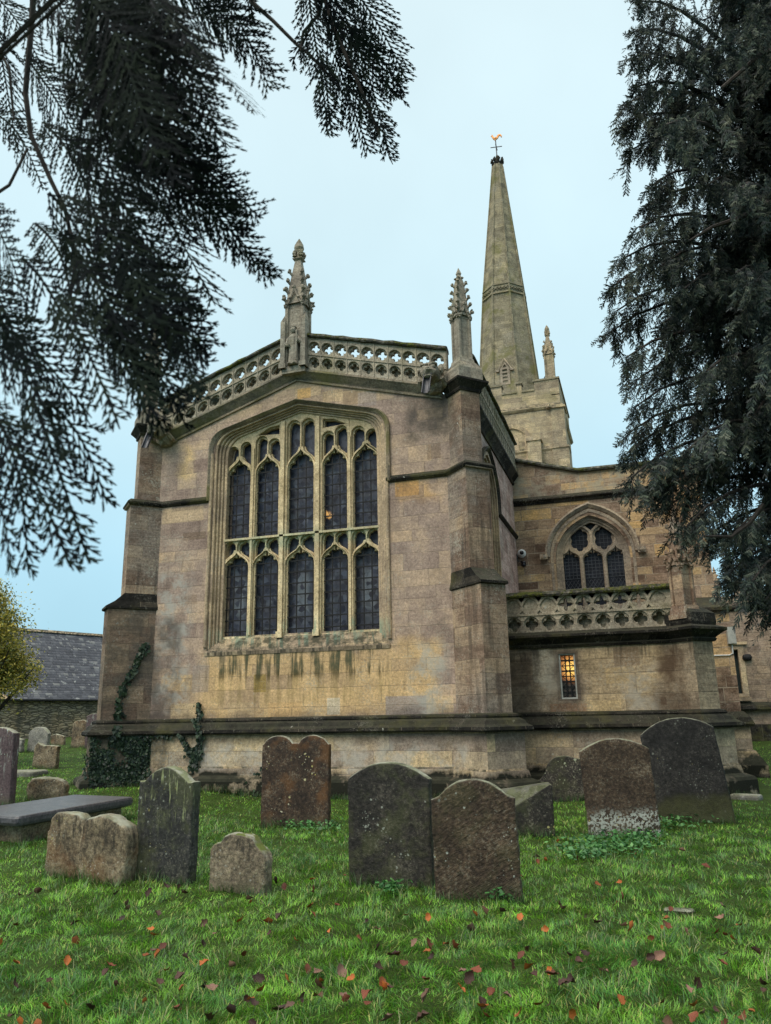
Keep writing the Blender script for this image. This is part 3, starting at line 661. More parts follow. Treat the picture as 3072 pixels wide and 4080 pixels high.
# ---- the great east window
def ogee_half(hw, H, n=9):
    a = bez((hw, 0), (hw, .30 * H), (.84 * hw, .44 * H), n, (.52 * hw, .58 * H))
    b = bez((.52 * hw, .58 * H), (.26 * hw, .69 * H), (.04 * hw, .78 * H), n, (0, H))
    return a + b[1:]
def resample(pts, n):
    P = np.array(pts); d = np.r_[0, np.cumsum(np.hypot(*np.diff(P, axis=0).T))]; t = np.linspace(0, d[-1], n)
    return np.stack([np.interp(t, d, P[:, 0]), np.interp(t, d, P[:, 1])], 1)
def light_hole(x0, x1, zb, zs, za, cusp=0.0, grow=0.0):
    xc, hw = (x0 + x1) / 2, (x1 - x0) / 2 + grow
    half = resample(ogee_half(hw, za - zs + grow), 41)
    if cusp:
        out = []
        for i, q in enumerate(half):
            t = i / 40; a = half[min(i + 1, 40)] - half[max(i - 1, 0)]; nrm = np.array([-a[1], a[0]]); nrm = nrm / (np.linalg.norm(nrm) + 1e-9)
            if nrm[0] > 0: nrm = -nrm if nrm[1] > 0 else nrm * np.array([-1, 1])
            s = (1 - abs(math.sin(2.5 * math.pi * t))) ** 1.6 * cusp * sm(.04, .2, t)
            dirc = np.array([-q[0] * .8, -(za - zs) * .28]); dirc /= np.linalg.norm(dirc) + 1e-9
            out.append(q + dirc * s)
        half = out
    r = [(xc + q[0], zs + q[1]) for q in half]; l = [(xc - q[0], zs + q[1]) for q in half[:-1]][::-1]
    return [(xc + hw, zb - grow)] + r + l + [(xc - hw, zb - grow)]
def panel_hole(xo, xi, zs, za, hw, xc, zt, side, foil=0.0, grow=0.0):
    """Tall narrow light between an ogee head and the arch: straight outer side, ogee below, round cusped head above."""
    g_ = .10 - grow; half = ogee_half(hw, za - zs)
    lo = [(xc + side * q[0], zs + q[1]) for q in half]
    base = []
    for i, q in enumerate(lo):
        a = np.array(lo[min(i + 1, len(lo) - 1)]) - np.array(lo[max(i - 1, 0)]); nrm = np.array([a[1], -a[0]]) * side; nrm = nrm / (np.linalg.norm(nrm) + 1e-9)
        if nrm[0] * side < 0: nrm = -nrm
        b = np.array(q) + nrm * g_
        if side * (xo + side * grow - b[0]) >= 0.0 and side * (b[0] - (xi - side * grow)) >= 0: base.append(tuple(b))
    xo2, xi2 = xo + side * grow, xi - side * grow
    if not base: return None
    w = abs(xo2 - xi2) / 2; xm = (xo2 + xi2) / 2; zsp = zt - w * 1.05 + grow
    pts = [(xo2, base[0][1]), (xo2, zsp)]
    for k in range(25):
        ph = math.pi * k / 24; r = 1.0
        if foil: r = 1 - foil * (1 - abs(math.sin(1.5 * ph))) ** 1.5 * (1 if .05 < ph < 3.09 else 0)
        pts.append((xm + side * w * math.cos(ph) * r, zsp + w * 1.05 * math.sin(ph) * r))
    pts += [(xi2, zsp), (xi2, base[-1][1] if base else zs)] + base[::-1]
    out = []
    for q in pts:
        if not out or (abs(q[0] - out[-1][0]) + abs(q[1] - out[-1][1])) > .004: out.append(q)
    return out
LIGHTS = [(-1.93, -1.34), (-1.16, -.585), (-.32, .32), (.585, 1.16), (1.34, 1.93)]
TOPS = {0: (8.10, 8.19), 1: (8.26, 8.16), 2: (8.56, 8.56), 3: (8.16, 8.26), 4: (8.19, 8.10)}
def window_holes(cusp, grow, foil):
    T = {}
    for i, (a, b) in enumerate(LIGHTS):
        a, b = a + CX, b + CX; xc, hw = (a + b) / 2, (b - a) / 2; H0, H1 = [], []
        za = 7.9 if i == 2 else 7.82
        H0.append(light_hole(a, b, 3.46, 5.04, 5.46, cusp, grow)); H1.append(light_hole(a, b, 5.78, 7.31, za, cusp, grow))
        for side in (-1, 1):
            xo = xc + side * hw; xi = xc + side * .045
            H0.append(panel_hole(xo, xi, 5.04, 5.46, hw, xc, 5.69, side, foil, grow))
            H1.append(panel_hole(xo, xi, 7.31, za, hw, xc, TOPS[i][0 if side < 0 else 1], side, foil, grow))
        if i in (1, 3):
            s = i - 2; g_ = grow * .6
            H1.append([(CX + s * (.60 - g_), 8.33 - g_), (CX + s * (.60 - g_), 8.50 + g_), (CX + s * (.85), 8.47 + g_), (CX + s * (1.12 + g_), 8.36 - g_)])
        T[i] = (H0, H1)
    return T
def tracery_tiles(mb, cusp, grow, foil, w0, w1, bev):
    """One plate for each light of each tier; the joints lie behind the mullion and transom rolls."""
    T = window_holes(cusp, grow, foil); E = [-1.97, -1.25, -.4525, .4525, 1.25, 1.97]
    top = lambda x: 8.80 - .262 * abs(x) if abs(x) < 1.6 else 8.80 - .262 * 1.6 - (abs(x) - 1.6) * .3
    for i in range(5):
        x0, x1 = E[i], E[i + 1]
        put_plate(mb, to_xz(16.0), [(CX + x0, 3.3), (CX + x1, 3.3), (CX + x1, 5.74), (CX + x0, 5.74)], T[i][0], w0, w1, bev)
        xs = np.linspace(x1, x0, 9); put_plate(mb, to_xz(16.0), [(CX + x0, 5.74), (CX + x1, 5.74)] + [(CX + x, top(x)) for x in xs], T[i][1], w0, w1, bev)
def east_window():
    # stepped surround
    mb = MB(); zb = 3.12
    for k, (o, w) in enumerate([(0.0, .02), (.075, .09), (.13, .15), (.19, .2)]):
        o2 = (.075, .13, .19, .27)[k]
        put_plate(mb, to_xz(16.0), head_outline(o - .002 * 0, zb), [head_outline(o2, zb + .02)], w, .44, .018)
    for s, xx in ((-1, CX - 2.24), (1, CX + 2.24)):                      # shafts in the jambs
        mb.tube([(xx, 15.985, 3.2), (xx, 15.985, 7.9)], .045, 8)
    win = mb.build('window', M['surround'], church)
    mb = MB()                                                            # hood mould, with level returns at the string course
    ho, hi = head_outline(-.13, 6.7), head_outline(-.02, 6.7)
    put_plate(mb, to_xz(16.0), ho[:] , [hi[1:-1] + [(hi[-1][0], 6.71), (hi[0][0], 6.71)]], -.1, .05, .02) if False else None
    n = len(ho); rings = [[(q[0], 16.03, q[1]), (q[0], 15.93, q[1] - .0), (q[0] * .65 + r[0] * .35, 15.9, q[1] * .65 + r[1] * .35), (r[0], 15.97, r[1]), (r[0], 16.03, r[1])] for q, r in zip(ho, hi)]
    mb.loft(rings)
    mb.build('hood_mould', M['cornice'], win)
    mb = MB()
    tracery_tiles(mb, .065, .008, .24, .32, .43, .01)
    tracery_tiles(mb, 0, .042, 0, .245, .325, .02)
    for xm in (-.4525, .4525):                                           # the two king mullions stand proud, on small blocks
        mb.box(CX + xm - .05, CX + xm + .05, 16.19, 16.24, 3.46, 8.6)
        mb.box(CX + xm - .075, CX + xm + .075, 16.14, 16.26, 3.36, 3.5)
    for xm in (-1.25, 1.25): mb.box(CX + xm - .028, CX + xm + .028, 16.21, 16.24, 3.46, 8.0)
    mb.box(CX - 1.96, CX + 1.96, 16.19, 16.24, 5.715, 5.765)
    mb.build('tracery', M['tracery'], win)
    mb = MB()
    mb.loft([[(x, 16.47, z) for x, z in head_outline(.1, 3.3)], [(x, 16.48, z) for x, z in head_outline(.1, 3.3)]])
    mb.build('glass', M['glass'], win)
    mb = MB()                                                            # iron guard bars
    for a, b in LIGHTS:
        for z0, z1, n in ((3.47, 5.25, 7), (5.79, 7.5, 7)):
            for k in range(n):
                z = z0 + (z1 - z0) * (k + .35) / (n - .2)
                mb.box(CX + a - .015, CX + b + .015, 16.33, 16.345, z - .015, z + .015)
            for k in (1, 2):
                x = CX + a + (b - a) * k / 3
                mb.box(x - .014, x + .014, 16.345, 16.357, z0 - .02, z1 + .22)
            for x in (CX + a + .02, CX + b - .02): mb.box(x - .01, x + .01, 16.345, 16.357, z0 - .02, z1 - .1)
    mb.build('guard_bars', M['iron'], win)
    mb = MB()                                                            # sloping sill
    mb.loft([[(CX - 2.24, 15.985, 3.0), (CX - 2.24, 15.965, 3.08), (CX - 2.24, 15.98, 3.11), (CX - 2.0, 16.3, 3.46), (CX - 2.0, 16.5, 3.46), (CX - 2.24, 16.5, 3.0)],
             [(CX + 2.24, 15.985, 3.0), (CX + 2.24, 15.965, 3.08), (CX + 2.24, 15.98, 3.11), (CX + 2.0, 16.3, 3.46), (CX + 2.0, 16.5, 3.46), (CX + 2.24, 16.5, 3.0)]])
    mb.build('sill', M['surround'], win)
east_window()

# ---- pierced parapets
def nfoil(cx, cy, d, rl, n=4, rot=0.0, m=10, sx_=1.0, sy_=1.0):
    pts = []
    for k in range(n):
        a0 = rot + 2 * math.pi * k / n
        for i in range(m):
            ph = -math.pi / n + 2 * math.pi / n * i / m
            r = d * math.cos(ph) + math.sqrt(max(rl * rl - (d * math.sin(ph)) ** 2, 0))
            pts.append((cx + r * math.cos(a0 + ph) * sx_, cy + r * math.sin(a0 + ph) * sy_))
    return pts
def circle(cx, cy, r, n=28): return [(cx + r * math.cos(6.28318 * k / n), cy + r * math.sin(6.28318 * k / n)) for k in range(n)]
def gable_parapet(x0, x1, zfun, xs, name='parapet', mapper=None, ztop=1.0):
    """Two rows of quatrefoils in roundels between x0 and x1, sheared to the rake; zfun gives the height of its foot."""
    mb = MB()
    up, lo = .64, .24
    out = [(x0, 0), (x1, 0), (x1, .9), (x0, .9)]
    fn = lambda v: np.stack([v[:, 0], v[:, 1] + zfun(v[:, 0]), v[:, 2]], 1)
    mp = mapper or to_xz(15.86)
    rnd = [circle(x, up, .146) for x in xs] + [circle(x, lo, .138) for x in xs]
    qf = [nfoil(x, up, .074, .0535, 4, 0, 9) for x in xs] + [nfoil(x, lo, .066, .0475, 4, 0, 9) for x in xs]
    put_plate(mb, mp, out, rnd, 0.0, .07, .014, fn)
    put_plate(mb, mp, out, qf, .07, .19, .012, fn)
    put_plate(mb, mp, [(x0, .01), (x1, .01), (x1, .42), (x0, .42)], [], .2, .26, 0.0, fn)     # the lower row is blind
    for xr in [(a + b) / 2 for a, b in zip(xs, xs[1:])]:                      # thin ribs between the panels
        q = [tuple(mp(np.array([[xr + dx, zfun(np.array([xr + dx]))[0] + zz, w]]))[0]) for zz in (.04, .88) for dx, w in ((-.014, .004), (-.008, -.018), (.008, -.018), (.014, .004))]
        mb.loft([q[:4], q[4:]])
    for z in (.435,):                                                    # bead between the rows
        mb.loft([[tuple(mp(np.array([[x, z + zfun(np.array([x]))[0] + dz, w]]))[0]) for dz, w in ((-.02, .01), (-.012, -.025), (.012, -.025), (.02, .01))] for x in (x0, x1)])
    o = mb.build(name, M['parapet'], church)
    mb = MB()
    pr = [(-.07, .89), (-.09, .92), (-.05, .99), (.09, 1.045), (.24, .99), (.26, .92), (.24, .89)]
    n = 14; rings = []
    for k in range(n + 1):
        x = x0 + (x1 - x0) * k / n
        rings.append([tuple(mp(np.array([[x, zfun(np.array([x]))[0] + dz + .012 * math.sin(k * 2.7 + dz * 9), w + .01 * math.sin(k * 4.1)]]))[0]) for w, dz in pr])
    mb.loft(rings); mb.build('coping', M['coping'], o)
    return o
zr = lambda x: 9.74 - .276 * (x + 7.3)
zl = lambda x: 9.74 + .338 * (x + 7.3)
gable_parapet(-7.02, -3.55, zr, [-6.8 + .338 * k for k in range(10)])
gable_parapet(-11.05, -7.58, zl, [-7.79 - .336 * k for k in range(10)])
side_map = lambda v: np.stack([RC[0] - .0 - v[:, 2] + .14, v[:, 0], v[:, 1]], 1)
gable_parapet(16.5, 23.0, lambda y: 8.74 + 0 * y, [16.72 + .338 * k for k in range(19)], mapper=side_map)
side_map2 = lambda v: np.stack([LC[0] + v[:, 2] - .14, v[:, 0], v[:, 1]], 1)
gable_parapet(16.5, 23.0, lambda y: 8.74 + 0 * y, [16.72 + .338 * k for k in range(19)], mapper=side_map2)
mb = MB(); mb.loft([[(LC[0] + .1, y, 8.5), (CX, y, 9.35), (RC[0] - .1, y, 8.5), (RC[0] - .1, y, 8.2), (LC[0] + .1, y, 8.2)] for y in (16.9, 23.5)])
mb.build('chancel_roof', M['roof_lead'], church)

# ---- pinnacles
def pinnacle(x, y, rot, z0, hw, zs, zt, rows, base=None, bulb=True, mat='pinnacle', gab=True, seed=1):
    """Square shaft with corner rolls, little gables, and a spirelet set with leaf crockets."""
    rnd = random.Random(seed); rm = Matrix.Rotation(rot, 3, 'Z')
    T = lambda p: tuple(Vector((x, y, 0)) + rm @ Vector(p))
    def sq(h, z): return [T((sx * h, sy * h, z)) for sx, sy in ((-1, -1), (1, -1), (1, 1), (-1, 1))]
    mb = MB()
    if base:
        bh, bz = base
        mb.loft([sq(bh, bz), sq(bh, z0 - .22), sq(bh * .96, z0 - .17), sq(hw * 1.18, z0 - .02), sq(hw * 1.1, z0 + .06)])
    c = hw * .3                                                             # recessed panels between corner rolls
    def cross(z, k=1.0):
        h = hw * k; pts = []
        for a in range(4):
            ra = Matrix.Rotation(a * math.pi / 2, 3, 'Z')
            for q in ((-h, -h), (-h + c, -h), (-h + c * 1.2, -h + c * .8), (h - c * 1.2, -h + c * .8), (h - c, -h)):
                pts.append(T(ra @ Vector((q[0], q[1], z))))
        return pts
    mb.loft([cross(z0), cross((z0 + zs) / 2 - .05), cross((z0 + zs) / 2), cross(zs)])
    shaft = mb.build('pinnacle', M[mat], church)
    mb = MB(); H = zt - zs
    top = zt - (.62 if bulb else 0)
    mb.loft([sq(hw * .98, zs - .03), sq(hw * .9, zs + .05), sq(hw * .76, zs + H * .22), sq(hw * (.34 if bulb else .5), top - (.1 if bulb else H * .3)), sq(hw * (.3 if bulb else .03), top)])
    for a in range(4):                                                      # gables with crocketed edges
        ra = Matrix.Rotation(a * math.pi / 2, 3, 'Z')
        for s in (-1, 1):
            pts = [T(ra @ Vector((s * hw * .95 * (1 - t), -hw * 1.04, zs - .12 + hw * 1.9 * t ** 1.35))) for t in (0, .3, .6, .85, 1.0)]
            mb.tube(pts, [.035, .03, .028, .03, .04], 5)
            for t in (.15, .5): q = T(ra @ Vector((s * hw * .95 * (1 - t), -hw * 1.12, zs - .08 + hw * 1.9 * t ** 1.35))); mb.blob(q, (.045, .045, .04), rnd.random() * 9)
        mb.blob(T(ra @ Vector((0, -hw * 1.08, zs - .08 + hw * 1.95))), (.06, .06, .07), a)
    for i in range(rows):                                                   # crockets up the four edges
        t = (i + .25) / rows; z = zs + .02 + (top - zs - .25) * t; h = np.interp(z, [zs, zs + H * .22, top], [hw * .95, hw * .76, hw * .32])
        s = .1 * (1 - .25 * t) * (hw / .25) ** .6
        for a in range(4):
            d = Vector((math.cos(math.pi / 4 + a * math.pi / 2), math.sin(math.pi / 4 + a * math.pi / 2), 0)); e = d * h * 1.38
            zz = z + (.0 if a % 2 else .03)
            mb.tube([T(e * .9 + Vector((0, 0, zz - s))), T(e + d * s * .5 + Vector((0, 0, zz - s * .3))), T(e + d * s * 1.1 + Vector((0, 0, zz)))], [s * .5, s * .42, s * .4], 5)
            mb.blob(T(e + d * s * .8 + Vector((0, 0, zz + .0))), (s * .72, s * .72, s * .55), rnd.random() * 20, .6)
            mb.blob(T(e + d * s * .75 + Vector((0, 0, zz + s * .6))), (s * .5, s * .5, s * .42), rnd.random() * 20, .6)
    mb.build('spirelet', M[mat], shaft)
    mb = MB()
    if bulb:
        mb.loft([sq(hw * .3, top - .04), sq(hw * .52, top), sq(hw * .52, top + .02), sq(hw * .3, top + .05)])
        for a in range(4):
            d = Vector((math.cos(math.pi / 4 + a * math.pi / 2), math.sin(math.pi / 4 + a * math.pi / 2), 0))
            for dz, k in ((.16, .32), (.1, .3), (.22, .26)): mb.blob(T(d * hw * k * 1.7 + Vector((0, 0, top + dz))), (.065, .065, .055), a * 3 + dz * 50, .6)
        pr = [(.085, .0), (.07, .1), (.075, .2), (.1, .26), (.13, .34), (.115, .42), (.065, .52), (.02, .6), (.003, .63)]
        mb.loft([[T((r * math.cos(6.2832 * k / 10), r * math.sin(6.2832 * k / 10), top + z)) for k in range(10)] for r, z in pr])
    else:
        for a in range(4):
            d = Vector((math.cos(math.pi / 4 + a * math.pi / 2), math.sin(math.pi / 4 + a * math.pi / 2), 0))
            mb.blob(T(d * .075 + Vector((0, 0, top - .22))), (.05, .05, .025), a, .4)
        mb.loft([sq(.035, top - .14), sq(.05, top - .1), sq(.003, top + .06)])
    mb.build('finial', M[mat], shaft)
    return shaft
pin = pinnacle(-7.28, 15.98, 0, 9.75, .245, 11.5, 13.4, 4, base=None, seed=3)
# small buttress shafts flanking the statue niche, and the carved figure itself
mb = MB()
for s in (-1, 1):
    xx = -7.28 + s * .265
    mb.box(xx - .06, xx + .06, 15.66, 15.9, 9.72, 10.95); mb.loft([[(xx - .06, 15.66, 10.95), (xx + .06, 15.66, 10.95), (xx + .06, 15.9, 10.95), (xx - .06, 15.9, 10.95)], [(xx - .01, 15.8, 11.2), (xx + .01, 15.8, 11.2), (xx + .01, 15.9, 11.2), (xx - .01, 15.9, 11.2)]])
    mb.box(xx - .085, xx + .085, 15.63, 15.9, 9.72, 9.84)
mb.box(-7.58, -6.98, 15.72, 16.2, 9.6, 9.78)
mb.build('niche_shaft', M['pinnacle'], church)
mb = MB()
mb.loft([[(-7.28 + r * math.cos(6.2832 * k / 10) * 1.15, 15.72 + r * .8 * math.sin(6.2832 * k / 10), z) for k in range(10)] for r, z in ((.12, 9.8), (.11, 9.95), (.1, 10.15), (.115, 10.35), (.13, 10.5), (.09, 10.58), (.045, 10.61))])
mb.blob((-7.28, 15.69, 10.7), (.075, .075, .095), 4, .2, 2)
mb.blob((-7.28, 15.7, 10.77), (.085, .08, .045), 7, .2, 2)
mb.tube([(-7.42, 15.72, 10.5), (-7.44, 15.66, 10.3), (-7.34, 15.6, 10.26)], [.045, .04, .035], 6)
mb.tube([(-7.14, 15.72, 10.5), (-7.1, 15.64, 10.34), (-7.16, 15.58, 10.4)], [.045, .04, .035], 6)
mb.tube([(-7.15, 15.58, 9.85), (-7.14, 15.57, 10.62)], .022, 5)
for s in (-.06, .07): mb.blob((-7.28 + s, 15.62, 9.8), (.045, .07, .03), s)
mb.build('statue', M['pinnacle'], church)
pinnacle(-3.2, 15.93, math.pi / 4, 9.25, .165, 10.42, 11.62, 5, base=(.31, 8.78), bulb=False, seed=5)
pinnacle(-11.38, 15.93, math.pi / 4, 9.25, .165, 10.42, 11.62, 5, base=(.31, 8.78), bulb=False, seed=6)

# ---- gargoyles with lead spouts
def gargoyle(x, z, left):
    mb = MB(); y = 15.72
    mb.blob((x, y, z), (.17, .26, .17), 2 if left else 5, .3, 2)
    mb.blob((x, y - .2, z - .03), (.14, .14, .11), 3, .35, 2)                        # muzzle
    for s in (-1, 1):
        mb.blob((x + s * .075, y - .2, z + .075), (.045, .04, .04), s + 4, .2, 2)    # eyes
        mb.blob((x + s * .08, y - .19, z + .125), (.075, .06, .03), s + 8, .4, 2)    # brows
        mb.blob((x + s * .17, y + .02, z + .1), (.05, .09, .1), s + 11, .4, 2)       # ears
        mb.tube([(x + s * .15, y + .25, z - .16), (x + s * .22, y + .05, z - .17), (x + s * .2, y - .08, z - .1)], [.06, .05, .04], 6)
    mb.blob((x, y - .31, z + .0), (.05, .05, .035), 6, .2, 2)
    mb.blob((x, y - .26, z - .135), (.11, .08, .03), 9, .3, 2)                       # lower lip
    mb.blob((x + .02, y + .2, z - .15), (.2, .2, .12), 13, .4, 2)
    for a_ in mb.v: a_[:] = (a_ - np.array([x, 15.95, z])) * 1.28 + np.array([x, 15.95, z])
    g_ = mb.build('gargoyle', M['pinnacle'], church, smooth=False)
    mb = MB(); n = 9; rings = []
    for t, dz in ((0, 0), (.5, -.18), (1.0, -.38)):
        c = Vector((x - (.04 if left else .02) * t, y - .28 - .12 * t, z - .09 + dz))
        ring = [tuple(c + Vector((r * math.cos(a), r * .35 * 0 + r * .75 * math.sin(a), 0))) for r, sgn in ((.075, 1), (.06, -1)) for a in [(-.35 + 3.84 * k / (n - 1)) if sgn > 0 else (-.35 + 3.84 * (n - 1 - k) / (n - 1)) for k in range(n)]]
        rings.append(ring)
    mb.loft(rings)
    for a_ in mb.v: a_[:] = (a_ - np.array([x, 15.95, z])) * 1.28 + np.array([x, 15.95, z])
    mb.build('spout', M['lead'], g_)
gargoyle(-3.86, 8.95, False); gargoyle(-10.85, 8.58, True)

# ---- south window of the chancel, seen edge-on
mb = MB()
for k in range(5):
    o, w = .07 * k, .0 + .055 * k
    put_plate(mb, to_yz(RC[0]), pointed(18.72, 1.14 - o, 2.6, 6.95, 8.07 - o * 1.1), [pointed(18.72, 1.07 - o, 2.58, 6.95, 7.99 - o * 1.1)], w - .03, .32, .016)
swin = mb.build('window', M['surround'], church)
mb = MB(); q = pointed(18.72, .9, 2.6, 6.95, 7.8); mb.loft([[(RC[0] - .34, y, z) for y, z in q], [(RC[0] - .36, y, z) for y, z in q]]); mb.build('glass', M['darkglass'], swin)
mb = MB(); o1, o2 = pointed(18.72, 1.3, 6.7, 6.95, 8.2), pointed(18.72, 1.17, 6.7, 6.95, 8.08)
mb.loft([[(RC[0] - .02, a, b), (RC[0] + .09, a, b), (RC[0] + .1, a * .6 + c * .4, b * .6 + d * .4), (RC[0] + .02, c, d), (RC[0] - .02, c, d)] for (a, b), (c, d) in zip(o1, o2)]); mb.build('hood_mould', M['string'], swin)

# ---- low vestry in front of the south chapel
VY = 17.2; VC = (1.02, VY)
def rect_hole(x0, x1, z0, z1): return [(x0, z0), (x1, z0), (x1, z1), (x0, z1)]
mb = MB()
put_plate(mb, to_xz(VY), rect_hole(RC[0], VC[0] - .02, 1.5, 3.1), [rect_hole(-1.68, -1.34, 1.88, 2.82)], 0, .3)
mb.box(VC[0] - .3, VC[0], VY + .02, 23, 1.5, 3.1)
mb.build('vestry_wall', M['vestry'], church)
vp = [np.array((RC[0], VY))] + butt_pts(VC, DR, .26, .28, False) + [np.array((VC[0], 22.9))]
mb = MB(); sweep(mb, vp, [(-.3, -.6), (.36, -.6), (.36, .30), (.33, .36), (.2, .42), (.17, .56), (.14, .6), (.14, 1.28), (-.3, 1.28)])
mb.build('plinth', M['plinth'], church)
mb = MB(); sweep(mb, vp, [(-.2, 1.275), (.24, 1.275), (.275, 1.31), (.265, 1.37), (.19, 1.42), (.15, 1.49), (.07, 1.535), (.085, 1.56), (.075, 1.595), (.0, 1.625), (-.2, 1.625)])
mb.build('plinth_moulding', M['string'], church)
mb = MB(); sweep(mb, vp, [(-.1, 2.95), (.04, 2.95), (.07, 3.0), (.05, 3.03), (.16, 3.13), (.22, 3.17), (.22, 3.22), (.02, 3.3), (-.1, 3.3)])
mb.build('cornice', M['string'], church)
buttress(VC, DR, [(.26, .28, 1.5, 3.0)], 3.0, ('vestry', 'string'))
mb = MB(); mb.box(-3.3, VC[0] - .1, VY + .3, 22.95, 3.0, 3.25); mb.build('vestry_roof', M['roof_lead'], church)
# its parapet: pointed quatrefoils in a lattice above, roundels below
mb = MB(); mp = to_xz(VY - .02)
xs = [-2.58 + .378 * k for k in range(9)]; out = [(RC[0] + .02, 3.26), (.74, 3.26), (.74, 4.08), (RC[0] + .02, 4.08)]
def star(cx, cy, r):                                       # four-petalled opening with pointed petals
    pts = []
    for k in range(4):
        a = k * math.pi / 2
        for rr, da in ((r * .42, -.62), (r * .62, -.42), (r * .8, -.22), (r, 0), (r * .8, .22), (r * .62, .42), (r * .42, .62)): pts.append((cx + rr * math.cos(a + da), cy + rr * math.sin(a + da)))
    return pts
def dia(cx, cy, r): return [(cx + r * .98, cy), (cx + r * .62, cy + r * .62), (cx, cy + r), (cx - r * .62, cy + r * .62), (cx - r * .98, cy), (cx - r * .62, cy - r * .62), (cx, cy - r), (cx + r * .62, cy - r * .62)]
lat = [dia(x, 3.87, .172) for x in xs]
for x in [(a + b) / 2 for a, b in zip(xs, xs[1:])]:
    for s in (-1, 1): lat.append([(x - .065, 3.87 + s * .195), (x + .065, 3.87 + s * .195), (x, 3.87 + s * .105)])
put_plate(mb, mp, out, lat + [circle(x, 3.475, .16) for x in xs], 0, .04, .012)
put_plate(mb, mp, out, [star(x, 3.87, .15) for x in xs[3:8]] + [nfoil(x, 3.475, .078, .062, 4, 0, 9) for x in xs], .04, .13, .01)
put_plate(mb, mp, out, [star(x, 3.87, .16) for x in xs[3:8]], .2, .26, 0)
mb.box(RC[0], .74, VY - .045, VY, 3.66, 3.70)
pv = mb.build('parapet', M['parapet'], church)
mb = MB(); pr = [(-.1, 4.06), (-.12, 4.1), (-.06, 4.17), (.08, 4.2), (.24, 4.15), (.24, 4.06)]
mb.loft([[(x, VY + o + .01 * math.sin(x * 7), z + .008 * math.sin(x * 5 + o * 9)) for o, z in pr] for x in np.linspace(RC[0] + .1, .82, 16)])
mb.build('coping', M['coping'], pv)
mb = MB(); C = np.array(VC); D = np.array(DR); N = np.array((S2, S2))
rc = lambda a0, a1, h, z: [tuple(C + D * a0 - N * h) + (z,), tuple(C + D * a1 - N * h) + (z,), tuple(C + D * a1 + N * h) + (z,), tuple(C + D * a0 + N * h) + (z,)]
mb.loft([rc(-.35, .34, .33, 3.22), rc(-.35, .36, .35, 3.34), rc(-.34, .34, .34, 3.52), rc(-.3, .2, .27, 3.62), rc(-.25, .1, .2, 3.66)])
mb.build('pier_block', M['string'], church)
pinnacle(VC[0] - .08, VY - .12, math.pi / 4, 3.62, .17, 4.55, 5.72, 5, base=(.23, 3.5), bulb=False, mat='buttress', seed=9)
# its little lamplit window
mb = MB(); put_plate(mb, to_xz(VY), rect_hole(-1.72, -1.30, 1.83, 2.86), [rect_hole(-1.645, -1.375, 1.91, 2.79)], .03, .1, .012)
lw = mb.build('window', M['grey_plastic'], church)
mb = MB(); mb.box(-1.7, -1.32, VY + .14, VY + .15, 1.85, 2.85); mb.build('glass', M['litglass'], lw)
mb = MB()
for k in range(9): z = 1.91 + .88 * k / 8; mb.box(-1.645, -1.375, VY + .105, VY + .12, z - .011 - .006 * (k % 2), z + .011 + .006 * (k % 2))
for k in range(1, 3): x = -1.645 + .27 * k / 3; mb.box(x - .013, x + .013, VY + .09, VY + .105, 1.91, 2.79)
for k in range(4):
    for s in (-1, 1):
        z0 = 1.91 + .22 * k; mb.tube([(-1.51 - s * .13, VY + .128, z0), (-1.51 + s * .13, VY + .128, z0 + .22)], .008, 4)
mb.build('guard_bars', M['iron'], lw)

# ---- east wall of the south chapel above it
CY = 23.0
awc, ahw = -1.07, 1.23
mb = MB()
ch = [(RC[0] - .1, 2.9), (2.0, 2.9), (2.0, 8.6), (-1.3, 8.6), (RC[0] - .1, 9.15)]
put_plate(mb, to_xz(CY), ch, [pointed(awc, 1.05, 4.2, 5.95, 7.22)], 0, .4)
mb.box(RC[0], 2.0, CY + .45, CY + 9.5, 2.9, 7.9)
mb.build('chapel_wall', M['chapel'], church)
mb = MB(); pr = [(-.1, -.06), (-.12, -.01), (-.04, .07), (.12, .11), (.4, .02), (.4, -.06)]
mb.loft([[(x, CY + o, z + dz + .012 * math.sin(x * 6)) for o, dz in pr] for x, z in ((RC[0], 9.2), (-2.4, 8.95), (-1.3, 8.63), (-.3, 8.62), (.8, 8.62), (2.1, 8.62))])
mb.build('coping', M['coping'], church)
mb = MB(); sweep(mb, [np.array((RC[0], CY)), np.array((2.0, CY))], [(-.1, 7.68), (.03, 7.68), (.06, 7.74), (.14, 7.79), (.14, 7.83), (.01, 7.93), (-.1, 7.93)])
mb.build('string_course', M['string'], church)
mb = MB()
for k in range(5):
    o, w = .065 * k, .05 * k
    put_plate(mb, to_xz(CY), pointed(awc, 1.2 - o, 4.2, 6.0, 7.42 - o * 1.1), [pointed(awc, 1.13 - o, 4.18, 6.0, 7.34 - o * 1.1)], w - .02, .3, .016)
cwin = mb.build('window', M['chapeltracery'], church)
o1, o2 = pointed(awc, 1.34, 6.05, 6.06, 7.6), pointed(awc, 1.2, 6.05, 6.06, 7.45)
mb = MB(); mb.loft([[(a, CY + .02, b), (a, CY - .09, b), (a * .6 + c * .4, CY - .11, b * .6 + d * .4), (c, CY - .03, d), (c, CY + .02, d)] for (a, b), (c, d) in zip(o1, o2)])
for s in (-1, 1): mb.box(awc + s * 1.38 - .11, awc + s * 1.38 + .11, CY - .13, CY + .05, 5.98, 6.14); mb.blob((awc + s * 1.38, CY - .1, 6.05), (.1, .08, .09), s + 3, .3, 2)
mb.build('hood_mould', M['chapeltracery'], cwin)
CLs = [(-2.0, -1.46), (-1.335, -.805), (-.68, -.14)]
